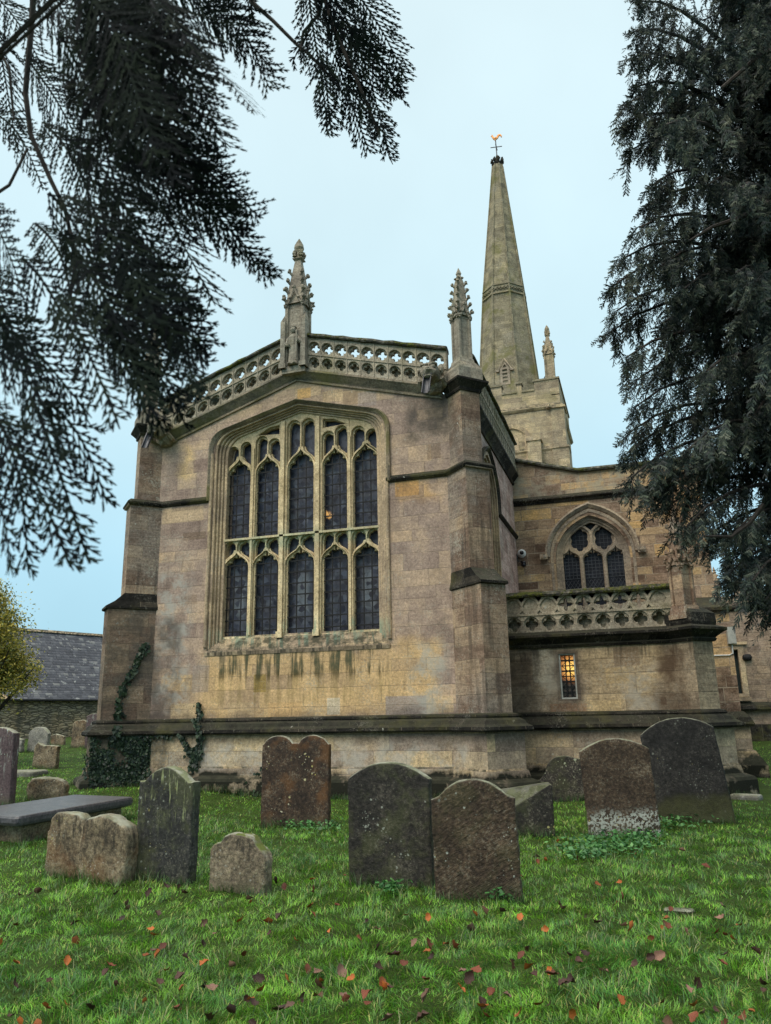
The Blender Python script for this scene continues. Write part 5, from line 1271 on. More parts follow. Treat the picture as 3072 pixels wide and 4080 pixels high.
def leaf_cloud(centers, n, size, rng, cols, droop=.3, shell=.55):
    """Small leaves scattered through ellipsoids: (x, y, z, rx, ry, rz)."""
    c = np.array(centers); wts = c[:, 3] * c[:, 4] * c[:, 5]; idx = rng.choice(len(c), n, p=wts / wts.sum())
    d = rng.normal(size=(n, 3)); d /= np.linalg.norm(d, axis=1)[:, None]; r = shell + (1 - shell) * rng.random(n) ** .7
    p = c[idx, :3] + d * r[:, None] * c[idx, 3:6] * (1 + .25 * rng.normal(size=(n, 1)))
    a = rng.normal(size=(n, 3)) + d * .6; a[:, 2] -= droop; a /= np.linalg.norm(a, axis=1)[:, None]
    b = np.cross(a, rng.normal(size=(n, 3))); b /= np.linalg.norm(b, axis=1)[:, None]
    s = size * rng.uniform(.6, 1.3, (n, 1))
    v = np.stack([p - a * s, p + b * s * .45 , p + a * s, p - b * s * .45], 1).reshape(-1, 3)
    col = np.array(cols)[rng.integers(0, len(cols), n)] * rng.uniform(.7, 1.3, (n, 1))
    return v, np.arange(n * 4).reshape(-1, 4), np.repeat(col, 4, 0)
def bush():
    rng = np.random.default_rng(8); t = None; cen = []
    base = at_depth(-120, 2900, 24.5)
    t = thing('holly_bush', 'yellow and green variegated holly bush at the left edge', 'bush', (base[0], base[1], float(ground_z(base[0], base[1]))))
    for px, py, r in ((-60, 2500, 150), (20, 2650, 110), (-30, 2380, 75), (70, 2640, 70), (110, 2700, 55), (140, 2655, 32), (20, 2490, 55), (5, 2400, 35), (50, 2560, 40), (-100, 2680, 170), (70, 2735, 45), (168, 2660, 16), (55, 2440, 22), (-10, 2330, 30)):
        p = at_depth(px, py, 24.5 + rng.uniform(-.6, .6)); k = r * 24.5 / FPX; cen.append((*p, k, k, k * .9))
    v, q, c = leaf_cloud(cen, 30000, .05, rng, [(.5, .4, .07), (.55, .45, .09), (.4, .36, .07), (.2, .22, .05), (.08, .11, .035)], .0, .3)
    np_mesh('foliage', v, q, M['leafy'], t, c)
    mb = MB(); bz = float(ground_z(base[0], base[1]))
    for c_ in cen[:10]: mb.tube([(base[0], base[1], bz - .1), (base[0] * .5 + c_[0] * .5, base[1] * .5 + c_[1] * .5, bz + (c_[2] - bz) * .6), c_[:3]], [.07, .04, .012], 6)
    mb.build('trunk', M['bark'], t)
bush()

# ================================================================== IVY
def ivy_mesh(name, pts, nrm, size, rng, parent=None):
    """Five-cornered ivy leaves lying nearly flat on a wall."""
    n = len(pts); pts = np.asarray(pts); nrm = np.asarray(nrm, float); nrm = nrm / np.linalg.norm(nrm, axis=1)[:, None]
    nr = nrm + rng.normal(scale=.35, size=(n, 3)); nr /= np.linalg.norm(nr, axis=1)[:, None]
    dn = np.array([0, 0, -1.0]) + rng.normal(scale=.45, size=(n, 3)); dn -= (dn * nr).sum(1)[:, None] * nr; dn /= np.linalg.norm(dn, axis=1)[:, None]
    sd = np.cross(nr, dn); s = size * rng.uniform(.55, 1.35, (n, 1)); p = pts + nrm * rng.uniform(.01, .06, (n, 1))
    v = np.stack([p - dn * s * .45, p + sd * s * .62 + dn * s * .0, p + dn * s, p - sd * s * .62 + dn * s * .0], 1).reshape(-1, 3)
    c = np.array([(.018, .035, .02), (.03, .055, .028), (.012, .022, .016), (.05, .075, .04)])[rng.integers(0, 4, n)] * rng.uniform(.7, 1.3, (n, 1))
    return np_mesh(name, v, np.arange(n * 4).reshape(-1, 4), M['leafy'], parent, np.repeat(c, 4, 0))
def ivies():
    rng = np.random.default_rng(3)
    C, D = np.array(LC), np.array(DL); F0 = C - np.array((-S2, S2)) * .30 - D * .3    # foot of the inner flank (junction with the wall)
    fn = np.array((S2, -S2, 0))
    def flank(a, z, o=.0): q = F0 + D * a; return np.array([q[0] + S2 * o, q[1] - S2 * o, z])
    pts, nr = [], []
    for _ in range(6000):
        a, z = rng.uniform(-.05, 1.28), rng.uniform(-.1, 1.3)
        d = mnoise.noise(Vector((a * 2.2, z * 2.2, 3.1))) + .42 - .25 * max(0, .55 - a) - .35 * (z > 1.0) * (a > .9)
        if d > rng.uniform(0, .55): pts.append(flank(a, z, .17 + .14 * (z < .5))); nr.append(fn)
    for _ in range(2600):
        x, z = rng.uniform(-10.95, -9.9), rng.uniform(-.05, 1.3)
        d = mnoise.noise(Vector((x * 2.0, z * 2.4, 9.1))) + .22 - (x + 10.95) * .85 + (.15 if z > .95 else 0)
        if d > rng.uniform(0, .5): pts.append(np.array([x, 16 - .17 - .18 * (z < .5), z])); nr.append((0, -1, 0))
    for _ in range(420):                                                              # edge of the buttress end
        b, z = rng.uniform(-.1, .62), rng.uniform(-.1, .9); q = C + D * (.80 + .2) + np.array((S2, -S2)) * b; 
        if rng.random() < b + .25: pts.append(np.array([q[0], q[1], z])); nr.append((-S2, -S2, 0))
    t = thing('ivy', 'dense dark ivy mantling the foot of the left corner buttress', 'ivy', (-11.2, 15.3, .0))
    ivy_mesh('foliage', pts, nr, .047, rng, t)
    pts, nr = [], []; path = [(.78, 1.28), (.7, 1.6), (.72, 2.0), (.62, 2.35), (.45, 2.7), (.33, 3.0), (.2, 3.35)]
    P = np.array(path); mb = MB(); line = [tuple(flank(a, z, .12 if z < 1.6 else .02)) for a, z in path]
    for k in np.linspace(0, 1, 330):
        a, z = np.interp(k, np.linspace(0, 1, len(P)), P[:, 0]), np.interp(k, np.linspace(0, 1, len(P)), P[:, 1])
        if .34 < k < .42 and rng.random() < .6: continue
        pts.append(flank(a + rng.normal(scale=.045), z, .26 if z < 1.5 else .01)); nr.append(fn)
    t = thing('ivy', 'thin ivy strand climbing the flank of the left corner buttress', 'ivy', (-11.2, 15.6, 1.3))
    mb.tube(line, .012, 5); mb.build('stem', M['bark'], t); ivy_mesh('foliage', pts, nr, .07, rng, t)
    pts, nr = [], []; mb = MB()
    for path, n, sc in ([(774, 3067), (768, 3020), (745, 2975), (724, 2930)], 170, .05), ([(774, 3067), (785, 3010), (800, 2960), (806, 2915), (802, 2870), (796, 2830), (794, 2800)], 300, .05), ([(765, 3010), (775, 2990), (785, 3010)], 110, .07):
        W = [at_plane(a, b, (0, 1, 0), 16 - (.17 if b > 2905 else .05)) for a, b in path]; W = np.array(W); L = np.linspace(0, 1, len(W))
        mb.tube([tuple(w + np.array([0, .02, 0])) for w in W], .014, 5)
        for k in rng.random(n):
            w = np.array([np.interp(k, L, W[:, i]) for i in range(3)]); w[0] += rng.normal(scale=sc * (1.2 - .7 * k)); w[2] += rng.normal(scale=.03)
            if 1.25 < w[2] < 1.62: w[1] = 15.74
            pts.append(w); nr.append((0, -1, 0))
    t = thing('ivy', 'forked ivy growing up the plinth left of the window in a Y shape', 'ivy', (-9.4, 15.8, .3))
    mb.build('stem', M['bark'], t); ivy_mesh('foliage', pts, nr, .055, rng, t)
    pts, nr = [], []                                                                 # a wispy spray further along the plinth
    for k in rng.random(130):
        z = .05 + k * .75; pts.append(np.array([-7.75 + rng.normal(scale=.05 + .16 * (1 - k)) + .25 * (k < .3) * rng.random(), 15.82 - .17 * (z < .5), z])); nr.append((0, -1, 0))
    t = thing('ivy', 'sparse ivy sprigs on the plinth beside the twin topped headstone', 'ivy', (-7.7, 15.8, 0)); ivy_mesh('foliage', pts, nr, .05, rng, t)
ivies()

# ================================================================== GRASS
def vnoise(x, y, sc, seed):
    """Smooth value noise in 0..1."""
    gr = np.random.default_rng(seed).random((64, 64)); u, v = x * sc, y * sc; i, j = np.floor(u).astype(int), np.floor(v).astype(int); f, g_ = u - i, v - j
    f, g_ = f * f * (3 - 2 * f), g_ * g_ * (3 - 2 * g_); a = lambda p, q: gr[p % 64, q % 64]
    return (a(i, j) * (1 - f) + a(i + 1, j) * f) * (1 - g_) + (a(i, j + 1) * (1 - f) + a(i + 1, j + 1) * f) * g_
def blades(x, y, rng, hmin, hmax, wbase, cols, lean=.5, yellow=.08):
    n = len(x); z = ground_z(x, y); h = rng.uniform(hmin, hmax, n) * (.55 + .9 * vnoise(x, y, 3.7, 1))
    az = 12.6 * vnoise(x, y, 4.1, 2) + rng.normal(scale=.75, size=n); ln = rng.uniform(.15, 1.0, n) * lean * 1.6
    d = np.stack([np.cos(az), np.sin(az)], 1); w = wbase * rng.uniform(.6, 1.4, n)
    p = np.stack([-d[:, 1], d[:, 0]], 1)
    rows = []
    for t, k in ((0.0, 1.0), (.5, .8), (1.0, .12)):
        cx = x + d[:, 0] * h * ln * t ** 1.6; cy = y + d[:, 1] * h * ln * t ** 1.6; cz = z - .01 + h * (t - .32 * ln * t * t)
        for s in (-1, 1): rows.append(np.stack([cx + p[:, 0] * w * k * s * .5, cy + p[:, 1] * w * k * s * .5, cz], 1))
    v = np.stack(rows, 1).reshape(-1, 3); i0 = np.arange(n)[:, None] * 6
    q = np.concatenate([i0 + [0, 1, 3, 2], i0 + [2, 3, 5, 4]])
    patch = .45 * vnoise(x, y, .7, 3) + .55 * vnoise(x, y, 5.3, 4)
    c0, c1, c2 = [np.array(c) for c in cols]; f = np.clip((patch - .5) * 1.5 + .42 + (rng.random(n) - .5) * .7, 0, 1)[:, None]
    c = (c0 * (1 - f) + c1 * f) * rng.uniform(.5, 1.6, (n, 1)) * (.6 + .8 * vnoise(x, y, 6.1, 6))[:, None]; ym = rng.random(n) < yellow; c[ym] = c2 * rng.uniform(.6, 1.2, (ym.sum(), 1))
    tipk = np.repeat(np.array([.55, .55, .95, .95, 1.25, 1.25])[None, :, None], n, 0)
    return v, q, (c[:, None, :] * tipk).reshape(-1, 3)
def joinm(parts):
    V, Q, C, k = [], [], [], 0
    for v, q, c in parts: V.append(v); Q.append(q + k); C.append(c); k += len(v)
    return np.concatenate(V), np.concatenate(Q), np.concatenate(C)
GC = [(.06, .2, .02), (.23, .47, .04), (.48, .48, .13)]
def inside_church(x, y): return ((x > -12.0) & (x < 2.3) & (y > 15.85 - .0)) | ((x > -3.2) & (x < 1.2) & (y > 16.9)) | (y > 36.3) & (x > 1.9)
def grass():
    rng = np.random.default_rng(11); parts = []
    n = 520000; rr = rng.random(n); lo, hi = 3.3, 46.0; k = -.35
    r = (lo ** k + (hi ** k - lo ** k) * rr) ** (1 / k)
    a = YAW + rng.uniform(-.82, .82, n)
    x, y = -np.sin(a) * r, np.cos(a) * r; ok = ~inside_church(x, y); x, y, r = x[ok], y[ok], r[ok]
    keep = rng.random(len(x)) < np.clip(.12 + 1.5 * vnoise(x, y, 5.9, 5), 0, 1)
    x, y, r = x[keep], y[keep], r[keep]
    for a0, a1 in ((0, 7), (7, 11), (11, 18), (18, 50)):
        m = (r >= a0) & (r < a1); f = (a0 + min(a1, 30)) / 2
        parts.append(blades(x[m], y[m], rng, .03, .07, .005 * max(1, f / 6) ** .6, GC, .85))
    m = 5000; x = rng.uniform(-9, 4.5, m); y = rng.uniform(3.4, 12, m)                   # coarser tufts
    xx, yy = [], []
    for i in range(m): k = rng.integers(4, 12); xx.append(x[i] + rng.normal(scale=.035, size=k)); yy.append(y[i] + rng.normal(scale=.035, size=k))
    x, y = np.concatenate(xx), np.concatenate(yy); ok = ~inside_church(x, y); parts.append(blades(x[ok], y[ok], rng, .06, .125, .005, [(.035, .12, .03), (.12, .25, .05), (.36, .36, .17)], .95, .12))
    for sx_, sy_, rot, w, t in STONES:                                                 # longer grass left round the stones
        k = int(300 * w); s = rng.uniform(-.56, .56, k) * w; o = rng.choice([-1, 1], k, p=[.75, .25]) * (t / 2 + np.abs(rng.normal(scale=.05, size=k)))
        ca, sa = math.cos(R_(rot)), math.sin(R_(rot)); parts.append(blades(sx_ + s * ca - o * -sa, sy_ + s * sa + o * ca, rng, .06, .17, .0055, [(.03, .09, .022), (.07, .15, .035), (.24, .22, .1)], .5, .06))
    k = 5200; x = rng.uniform(-12.6, 1.8, k); y = np.where(x < -2.9, 15.55, 16.75) - np.abs(rng.normal(scale=.12, size=k)); parts.append(blades(x, y, rng, .06, .2, .007, [(.025, .07, .02), (.06, .12, .03), (.2, .17, .08)], .6, .1))
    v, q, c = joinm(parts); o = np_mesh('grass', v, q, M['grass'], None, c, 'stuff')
    tag(o, 'green winter grass growing all over the churchyard', 'grass')
grass()
def ground_cover():
    rng = np.random.default_rng(21); P = []
    for px, py, rx, ry, n in ((2420, 3385, 190, 36, 620), (2540, 3350, 120, 24, 260), (2330, 3425, 120, 24, 220), (2000, 3590, 45, 16, 110), (2650, 3290, 150, 20, 250), (1560, 3570, 60, 15, 90), (1250, 3310, 150, 25, 260)):
        for _ in range(n):
            v = ray(px + rng.normal() * rx * .5, py + rng.normal() * ry * .5); t = -1.6 / v[2]; p = EYE + v * t; P.append((p[0], p[1], rng.uniform(.03, .12)))
    P = np.array(P); P[:, 2] += ground_z(P[:, 0], P[:, 1]); n = len(P)
    nr = np.array([0, 0, 1.0]) + rng.normal(scale=.45, size=(n, 3)); nr /= np.linalg.norm(nr, axis=1)[:, None]
    a = np.cross(nr, rng.normal(size=(n, 3))); a /= np.linalg.norm(a, axis=1)[:, None]; b = np.cross(nr, a); s = rng.uniform(.018, .036, (n, 1))
    v = np.stack([P - a * s, P + b * s * .75, P + a * s, P - b * s * .75], 1).reshape(-1, 3)
    c = np.array([(.06, .19, .05), (.12, .28, .08), (.04, .12, .035)])[rng.integers(0, 3, n)] * rng.uniform(.7, 1.3, (n, 1))
    o = np_mesh('ground_ivy', v, np.arange(n * 4).reshape(-1, 4), M['leafy'], None, np.repeat(c, 4, 0), 'stuff'); tag(o, 'low leafy weeds creeping over the grass by the headstones', 'weeds')
ground_cover()

# ================================================================== FALLEN LEAVES
def leaf_mesh(seed, mat):
    rnd = random.Random(seed); nu, nv = 7, 5; V, F = [], []; cu, cv, tw = rnd.uniform(-.6, 1.3), rnd.uniform(.3, 2.0), rnd.uniform(-1.2, 1.2)
    for i in range(nu):
        u = i / (nu - 1) * 2 - 1; w = .33 * (1 - abs(u) ** 2.0) ** .8 * (1 + .22 * math.sin(i * 2.4 + seed)) + .012
        for j in range(nv):
            q = (j / (nv - 1) * 2 - 1); V.append((u * .5, q * w, cu * .22 * u * u + cv * .5 * (q * w) ** 2 * 3 + tw * u * q * w * .5 + .02 * math.sin(i * 3 + j * 2 + seed)))
    for i in range(nu - 1):
        for j in range(nv - 1): a = i * nv + j; F.append((a, a + 1, a + nv + 1, a + nv))
    mb = MB(); mb.add(V, F); me = bpy.data.meshes.new('fallen_leaf'); me.from_pydata([tuple(p) for p in V], [], F); me.materials.append(M[mat]); me.polygons.foreach_set('use_smooth', [True] * len(F)); return me
LK = {'o': ('lf_orange', 'bright orange fallen leaf lying on the grass'), 'b': ('lf_brown', 'dark brown curled fallen leaf lying on the grass'), 'p': ('lf_pink', 'pale pinkish fallen leaf lying on the grass'), 'r': ('lf_rust', 'rust red fallen leaf lying on the grass')}
LEAF = {k: [leaf_mesh(i * 7 + ord(k), v[0]) for i in range(4)] for k, v in LK.items()}
L5 = "65,400,r 280,543,o 318,460,o 190,740,o 80,805,o 60,640,b 370,740,b 300,690,p 440,597,b 455,565,r 485,267,b 532,305,p 530,328,p 665,635,b 750,612,b 755,660,o 840,655,b 768,530,b 848,555,o 960,565,p 895,433,p 850,390,p 838,475,b 640,505,p 610,525,o 655,518,o 675,485,r 640,440,o 1040,305,o 1035,290,p 1140,215,b 1180,238,r 1305,250,r 1290,320,o 1300,350,r 1160,360,b 1110,385,o 1000,378,o 1075,620,b 1085,665,o 1050,718,b 1160,750,b 1200,735,p 1320,595,p 1417,592,p 1320,650,b 1320,690,r 1425,695,p 1490,450,r 1520,385,b 1565,415,p 1570,490,b 1570,575,b 1590,645,o 1640,520,b 1525,680,r 1370,420,o 960,750,b 860,780,b 745,740,b 875,660,p 1190,625,o 690,240,b 765,265,b 745,240,b 620,265,b 155,258,b 75,270,p 650,350,b 505,375,b 310,392,b"
L6 = "770,318,b 788,333,p 605,372,o 882,362,p 935,395,b 1047,408,p 1078,412,o 1225,408,r 1305,432,p 1438,437,r 400,420,p 216,485,r 295,485,o 325,492,r 235,537,b 90,530,r 160,480,p 420,592,r 360,600,p 390,625,b 570,570,b 610,530,r 645,580,o 740,615,r 815,640,b 790,650,b 960,600,p 1195,535,p 1345,645,b 1315,675,p 940,735,r 690,740,o 605,775,o 825,775,o 440,735,b 450,750,o 490,690,r 550,700,p 210,705,p 25,660,o 195,795,b 50,800,p 880,525,b 855,560,b 1090,570,b 1155,540,b 1470,530,b 1600,515,b 1450,375,p 1460,325,p 1390,155,r 1290,90,p 1095,95,r 935,235,o 1025,225,o 800,80,o 848,125,r 900,97,r 675,120,p 770,50,o 1340,740,o 1340,790,r 1380,775,p 1540,790,r 1235,810,p 1630,650,b 455,345,p"
def fallen_leaves():
    rng = np.random.default_rng(5); spots = []
    for S, x0, y0, k in ((L5, 0, 3300, .9604), (L6, 1500, 3300, .9436)):
        for w in S.split():
            a, b, c = w.split(','); spots.append((x0 + float(a) * k, y0 + float(b) * k, c, 1.0))
    for _ in range(70): spots.append((rng.uniform(0, 3072), 3420 + 660 * rng.random() ** .8, 'oborrb'[rng.integers(0, 6)], .75))
    for px, py, c, sc in spots:
        v = ray(px, py); p = EYE - v * (1.6 / v[2]); gz = float(ground_z(p[0], p[1])); p = EYE + v * ((gz + .055 - 1.6) / v[2])
        o = bpy.data.objects.new('fallen_leaf', LEAF[c][rng.integers(0, 4)]); SC.collection.objects.link(o)
        o.location = (p[0], p[1], p[2] - .006); o.rotation_euler = (rng.normal(scale=.65), rng.normal(scale=.6), rng.uniform(0, 6.28)); s = sc * rng.uniform(.06, .095); o.scale = (s, s, s)
        tag(o, LK[c][1], 'leaf', 'fallen leaves scattered on the grass')
fallen_leaves()

# ================================================================== CONIFERS
class Strands:
    def __init__(s): s.a, s.b, s.w, s.n, s.c = [], [], [], [], []
    def add(s, a, b, w, nrm, col): s.a.append(a); s.b.append(b); s.w.append(w); s.n.append(nrm); s.c.append(col)
    def arrays(s, taper=.4):
        a, b, w, n, c = [np.array(k, float) for k in (s.a, s.b, s.w, s.n, s.c)]
        d = b - a; sd = np.cross(d, n); sd /= np.linalg.norm(sd, axis=1)[:, None] + 1e-9; w = w[:, None] / 2
        v = np.stack([a - sd * w, a + sd * w, b + sd * w * taper, b - sd * w * taper], 1).reshape(-1, 3)
        return v, np.arange(len(v)).reshape(-1, 4), np.repeat(c, 4, 0)
def unit(v): return v / (np.linalg.norm(v) + 1e-9)
def frond(S, p0, p1, width, rng, cols, step=.02, sub=.013, sw=.0048, sag=.12, nrm=None, curl=.25, profile=None):
    """A flat fern-like spray: a stem, side shoots to left and right, and small scale shoots on each of those."""
    L = np.linalg.norm(p1 - p0); ax = unit(p1 - p0)
    n0 = unit(nrm - ax * (nrm @ ax)); sd0 = np.cross(n0, ax); m = max(4, int(L / step)); pts = []; ph = rng.uniform(0, 6)
    for i in range(m + 1):
        t = i / m; pts.append(p0 + (p1 - p0) * t + np.array([0, 0, 1.0]) * sag * L * math.sin(math.pi * t) + sd0 * .02 * L * math.sin(4 * t + ph))
    for i in range(m):
        t = i / m; c = np.array(cols[rng.integers(0, len(cols))])
        S.add(pts[i], pts[i + 1], sw * (1.9 - 1.0 * t), n0, c)
        k = min(1, .45 + t * 2.2) * (1 - t) ** .62 + .13; tan = unit(pts[i + 1] - pts[i])
        for s in (-1, 1):
            if rng.random() < .07: continue
            ln = width * .74 * k * rng.uniform(.75, 1.3) * (1.4 if rng.random() < .06 else 1); ang = R_(rng.uniform(33, 43)); d = unit(tan * math.cos(ang) + sd0 * s * math.sin(ang) + n0 * rng.normal(scale=.08))
            mm = max(2, int(ln / sub)); q = pts[i] + (pts[i + 1] - pts[i]) * (.5 if s > 0 else 0); dd = d; sdl = unit(np.cross(n0, d))
            for j in range(mm):
                dd = unit(dd + tan * .035 + np.array([0, 0, -.02 * curl])); e = q + dd * ln / mm
                S.add(q, e, sw * (1.1 - .35 * j / mm), n0, c)
                if j > 0 or mm < 4:
                    l2 = sub * 1.15 * (1.15 - .6 * j / mm) * rng.uniform(.7, 1.5); s2 = 1 if j % 2 else -1
                    for s3 in ((s2,) if rng.random() < .6 else (-1, 1)): S.add(q, q + unit(dd * .9 + sdl * s3 * .42 + n0 * rng.normal(scale=.12)) * l2, sw * .95, n0, c)
                q = e
D2 = 1.844                                     # the overview picture to photograph pixels
def near_tree():
    rng = np.random.default_rng(17); S = Strands(); cols = [(.005, .008, .0075), (.008, .013, .01), (.006, .008, .009), (.012, .018, .012)]  # near-black tints put the backlit silhouette of green sprays into the colour
    F = """300,-60,600,150,110,2.2 280,60,560,250,120,2.1 260,150,505,320,110,2.0 300,-40,440,330,130,1.9 230,100,460,430,130,1.9 200,250,520,520,120,1.8 250,330,590,612,120,1.9 300,420,470,660,95,2.0
200,400,420,670,110,1.7 150,420,330,700,110,1.6 180,520,455,765,120,1.7 240,560,430,870,110,1.6 150,560,345,900,110,1.55 120,640,255,930,110,1.5 40,560,180,760,100,1.6 -40,430,60,700,100,1.7 -50,620,110,900,110,1.6
-40,690,200,900,120,1.5 -60,780,255,1050,130,1.45 0,820,235,1165,120,1.4 -40,860,140,1230,110,1.4 -80,840,20,1245,100,1.45 60,860,190,1220,100,1.45 150,-80,330,240,150,1.8 60,-60,230,300,120,2.1 200,-80,300,420,160,1.6 120,80,300,540,130,1.7
330,-80,520,90,120,2.2 400,-80,590,190,110,2.3 100,260,220,560,90,2.0 -30,40,45,330,70,2.6 -40,230,95,410,70,2.5 60,120,200,420,100,2.3 240,-80,430,140,150,1.7 330,60,470,300,130,1.8 200,120,380,400,150,1.6 160,-20,350,330,150,1.6 280,600,380,800,90,1.8 80,480,160,700,90,1.8 -60,-60,90,160,90,2.6 30,-60,130,110,90,2.4 -40,560,40,800,90,1.9 300,200,420,420,130,1.7 140,300,330,560,130,1.6 360,300,520,450,80,2.0
150,-40,300,130,150,1.65 260,-60,380,240,150,1.7 120,20,260,260,140,1.75 180,60,300,330,150,1.6 300,40,400,260,140,1.75 200,460,300,640,110,1.6 230,660,330,860,90,1.6
270,660,446,792,110,1.75 230,640,405,890,105,1.7 190,650,348,935,95,1.65 320,690,455,770,90,1.8 250,700,400,930,80,1.7 300,640,440,850,80,1.75 220,700,330,950,70,1.65 180,-60,360,150,120,1.75 280,-20,440,200,120,1.85 220,80,400,330,120,1.75 140,160,300,420,120,1.7 300,560,440,700,90,1.8 0,900,60,1235,100,1.45 100,860,232,1090,110,1.4 -30,760,150,980,120,1.4 130,500,260,760,110,1.65 340,330,560,480,100,2.0 380,420,585,600,90,2.0 260,250,420,520,120,1.85 100,420,240,640,110,1.7"""
    starts = []
    for w in F.split():
        a, b, c, d, wd, dp = map(float, w.split(','))
        if wd > 1: pass
        p0 = at_depth(a * D2, b * D2, dp); p1 = at_depth(c * D2, d * D2, dp - .12 + rng.uniform(-.12, .12)); wm = wd * D2 / FPX * dp * .95
        if rng.random() < .06: continue
        for rep in range(1):
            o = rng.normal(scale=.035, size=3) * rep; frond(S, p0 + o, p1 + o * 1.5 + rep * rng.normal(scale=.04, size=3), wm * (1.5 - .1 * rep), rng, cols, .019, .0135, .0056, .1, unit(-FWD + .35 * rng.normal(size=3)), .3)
        starts.append(p0)
    v, q, c = S.arrays()
    t = thing('conifer', 'dark drooping conifer whose blurred sprays hang in from the upper left', 'tree', (-5.4, 2.0, 0))
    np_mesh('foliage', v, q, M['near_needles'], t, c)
    S = Strands(); st2 = []
    for w in "700,-60,845,345,105,3.3 670,-60,700,292,75,3.3 730,-80,872,172,95,3.2 700,20,855,215,80,3.3 720,120,800,330,80,3.35 670,60,632,140,40,3.3 690,-40,790,200,90,3.25 760,60,872,205,60,3.2 740,180,838,300,60,3.3 690,120,720,290,60,3.3 540,-40,545,45,24,3.3".split():
        a, b, c_, d, wd, dp = map(float, w.split(',')); p0 = at_depth(a * D2, b * D2, dp); p1 = at_depth(c_ * D2, d * D2, dp + rng.uniform(-.1, .1))
        frond(S, p0, p1, wd * D2 / FPX * dp * 1.25, rng, cols, .023, .019, .0078, .06, unit(-FWD + .3 * rng.normal(size=3)), .3); st2.append(p0)
    v, q, c = S.arrays(); np_mesh('foliage', v, q, M['near_needles'], t, c)
    tr = MB(); tx, ty = -5.4, 2.0
    tr.tube([(tx, ty, -.2), (tx + .05, ty, 1.5), (tx, ty + .1, 4), (tx + .1, ty, 7), (tx, ty, 11)], [.42, .33, .27, .18, .05], 10); tr.build('trunk', M['bark'], t)
    limb = MB(); hub = [at_depth(-300, -500, 2.2), at_depth(-420, 700, 2.0), at_depth(-420, 1500, 1.7), at_depth(700, -420, 2.2), at_depth(1250, -350, 3.3)]
    for h in hub: z0 = h[2] + .3; cv = bez((tx, ty, z0 + .3), tuple(np.array([tx, ty, z0]) * .6 + h * .4 + np.array([.1, .3, .7])), tuple(np.array([tx, ty, z0]) * .3 + h * .7 + np.array([-.15, .2, .5])), 9, tuple(h)); limb.tube(cv, [.06 - .0048 * i for i in range(10)], 6)
    for s in starts + st2:
        w = s - EYE; px = PW / 2 + FPX * (w @ RIGHT) / (w @ FWD); py = PH / 2 - FPX * (w @ UP) / (w @ FWD)
        if px > -10 and py > -10: continue
        h = min(hub, key=lambda k: np.linalg.norm(k - s)); limb.tube([tuple(h), tuple((h + s) / 2 + np.array([0, 0, .04])), tuple(s)], [.0055, .0045, .0035], 5)
    for pts, r, dp in (([(75, -40), (65, 90), (55, 200), (66, 290), (110, 390), (140, 450), (165, 560), (150, 650)], .009, 2.3), ([(-40, 440), (20, 400), (60, 320)], .006, 2.3), ([(-20, 70), (20, 150), (30, 260)], .005, 2.4), ([(500, -60), (545, 5), (590, 45), (640, 95), (668, 118)], .007, 3.3), ([(668, 118), (700, 150), (740, 200)], .005, 3.3), ([(672, -30), (690, 30), (655, 70), (650, 110)], .006, 3.3), ([(690, -40), (720, 60), (770, 170), (820, 290)], .007, 3.3)):
        limb.tube([tuple(at_depth(a * D2, b * D2, dp)) for a, b in pts], [r * dp / 2.3 * (1 - .5 * i / len(pts)) for i in range(len(pts))], 6)
    limb.build('branch', M['bark'], t)
near_tree()

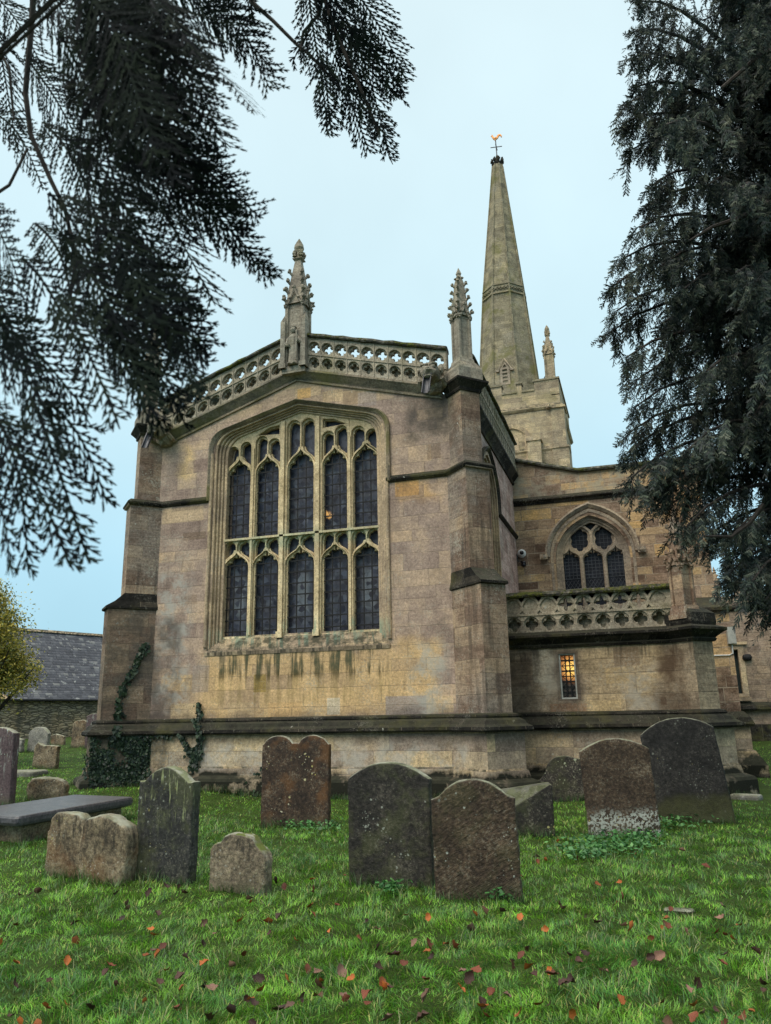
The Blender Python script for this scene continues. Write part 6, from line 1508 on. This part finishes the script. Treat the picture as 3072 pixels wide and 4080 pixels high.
def right_tree():
    rng = np.random.default_rng(29); cols = [(.055, .07, .058), (.085, .1, .075), (.03, .04, .038), (.12, .13, .1), (.062, .066, .064)]
    protos = []
    for k in range(6):
        S = Strands(); L = 1.0; n = 13
        for i in range(n):
            t = i / n; p = np.array([.05 * math.sin(3 * t + k), .05 * math.cos(4 * t + k), -t]); e = np.array([.05 * math.sin(3 * t + .23 + k), .05 * math.cos(4 * t + .3 + k), -t - 1 / n]); cc = np.array(cols[rng.integers(0, 5)])
            S.add(p, e, .028, np.array([0, 1.0, 0]), cc * .7)
            for s in (-1, 1):
                ln = .27 * (min(1, t * 3 + .35)) * (1 - t * .72) * rng.uniform(.7, 1.3); d = unit(np.array([s * .75, rng.normal(scale=.45), -.72 + rng.normal(scale=.15)])); q = p + d * ln; nn = unit(np.array([rng.normal(scale=.4), 1, rng.normal(scale=.4)]))
                mid = p + d * ln * .5; S.add(p, mid, .022, nn, cc); S.add(mid, q + np.array([0, 0, -.05 * ln]), .026, nn, cc * 1.15)
                for u in (.3, .5, .7, .9):
                    for s2 in (-1, 1):
                        d2 = unit(d * .7 + np.array([s2 * .45, rng.normal(scale=.4), -.45])); a = p + d * ln * u; S.add(a, a + d2 * ln * .38, .024, nn, cc * rng.uniform(.8, 1.35))
        protos.append(S.arrays(.5))
    DT = 10.6; tb = at_depth(3560, 2830, DT); tx, ty = tb[0], tb[1]; gz = float(ground_z(tx, ty))
    t = thing('conifer', 'tall grey green conifer with hanging sprays along the right edge', 'tree', (tx, ty, gz))
    mb = MB(); mb.tube([(tx, ty, gz - .2), (tx, ty + .05, 2), (tx - .05, ty, 6), (tx, ty, 11), (tx, ty, 16)], [.5, .4, .32, .2, .05], 12); mb.build('trunk', M['bark'], t)
    B = [(0, 1370), (100, 1352), (180, 1368), (250, 1342), (300, 1338), (380, 1360), (440, 1400), (500, 1365), (560, 1345), (640, 1315), (740, 1305), (840, 1330), (900, 1355), (1000, 1345), (1080, 1345), (1120, 1410), (1190, 1470), (1240, 1530), (1290, 1580), (1340, 1630), (1400, 1700)]
    by, bx = [p[0] for p in B], [p[1] for p in B]; tips = []
    for y_, x_ in ((30, 1372), (95, 1360), (150, 1356), (215, 1362), (250, 1344), (292, 1338), (350, 1352), (420, 1405), (470, 1385), (520, 1368), (585, 1335), (640, 1318), (700, 1318), (745, 1306), (800, 1340), (850, 1360), (905, 1362), (960, 1350), (1005, 1345), (1060, 1350), (1095, 1392), (1120, 1432), (1165, 1470), (1195, 1510), (1230, 1560), (1275, 1585), (1310, 1625), (1345, 1655)): tips.append((x_ + 14, y_ - 28, rng.uniform(9.6, 11.2)))
    for _ in range(82):
        y_ = rng.uniform(-140, 1290); x0 = np.interp(y_, by, bx) + 35; x_ = x0 + (1800 - x0) * rng.random() ** .75
        tips.append((x_, y_, rng.uniform(8.6, 12.4)))
    for _ in range(70):                                                    # the far side of the crown, out of the picture
        a = rng.uniform(-1.2, 2.4); z = rng.uniform(2.8, 16.2); r = rng.uniform(1.5, 3.2) * (1 if z < 13 else (16.9 - z) / 3.9 + .1); a = a if z < 13 else rng.uniform(0, 6.28); tips.append((tx + math.cos(a) * r, ty + math.sin(a) * r, -z))
    V, Q, C, k = [], [], [], 0; br = MB()
    def spray(p, L, dirn, az, wide=1.0):
        nonlocal k
        v, q, c = protos[rng.integers(0, 6)]; z = -unit(dirn); x = unit(np.cross(np.array([math.cos(az), math.sin(az), .1]), z)); y = np.cross(z, x)
        Rm = np.stack([x * wide, y * wide, z], 1) * L; V.append(v @ Rm.T + p); Q.append(q + k); C.append(c * rng.uniform(.4, 1.6)); k += len(v)
    for x_, y_, dp in tips:
        tip = at_depth(x_ * D2, y_ * D2, dp) if dp > 0 else np.array([x_, y_, -dp])
        L = math.hypot(tip[0] - tx, tip[1] - ty); z0 = tip[2] + .15 * L + rng.uniform(-.2, .3); p0 = np.array([tx, ty, z0]); m1 = p0 + (tip - p0) * .45 + np.array([0, 0, .18 * L]); m2 = p0 + (tip - p0) * .8 + np.array([0, 0, .14 * L])
        cv = [np.array(q_) for q_ in bez(tuple(p0), tuple(m1), tuple(m2), 12, tuple(tip))]
        br.tube([tuple(q_) for q_ in cv[::2]], [.042 * (1 - i / 7) + .005 for i in range(7)], 5)
        ns = int(15 + 11 * L); out = unit(np.array([tip[0] - tx, tip[1] - ty, 0]))
        for i in range(ns):
            u = .22 + .78 * (i + rng.random()) / ns; f = u * 12; i0 = min(int(f), 11); p = cv[i0] + (cv[i0 + 1] - cv[i0]) * (f - i0)
            lat = np.array([-out[1], out[0], 0]) * rng.normal(scale=.2) * (1.15 - u); p = p + lat * L * .4 + np.array([0, 0, rng.normal(scale=.04)])
            spray(p, rng.uniform(.38, .8) * (1.1 - .3 * u), np.array([out[0] * .35 + rng.normal(scale=.25), out[1] * .35 + rng.normal(scale=.25), -1.0]), rng.uniform(0, 6.28), rng.uniform(.6, .9))
        for s in range(3): spray(tip, rng.uniform(.28, .42), np.array([out[0] * .7 + rng.normal(scale=.2), out[1] * .7 + rng.normal(scale=.2), -.8]), rng.uniform(0, 6.28))
    np_mesh('foliage', np.concatenate(V), np.concatenate(Q), M['needles'], t, np.concatenate(C))
    for pts in ([(1650, 1090), (1620, 1130), (1580, 1160), (1520, 1158)], [(1700, 420), (1600, 470), (1540, 490), (1490, 520)], [(1720, 80), (1640, 120), (1560, 190)]): br.tube([tuple(at_depth(a * D2, b * D2, 9.2)) for a, b in pts], [.035, .028, .022, .012][:len(pts)], 6)
    br.build('branch', M['bark'], t)
right_tree()
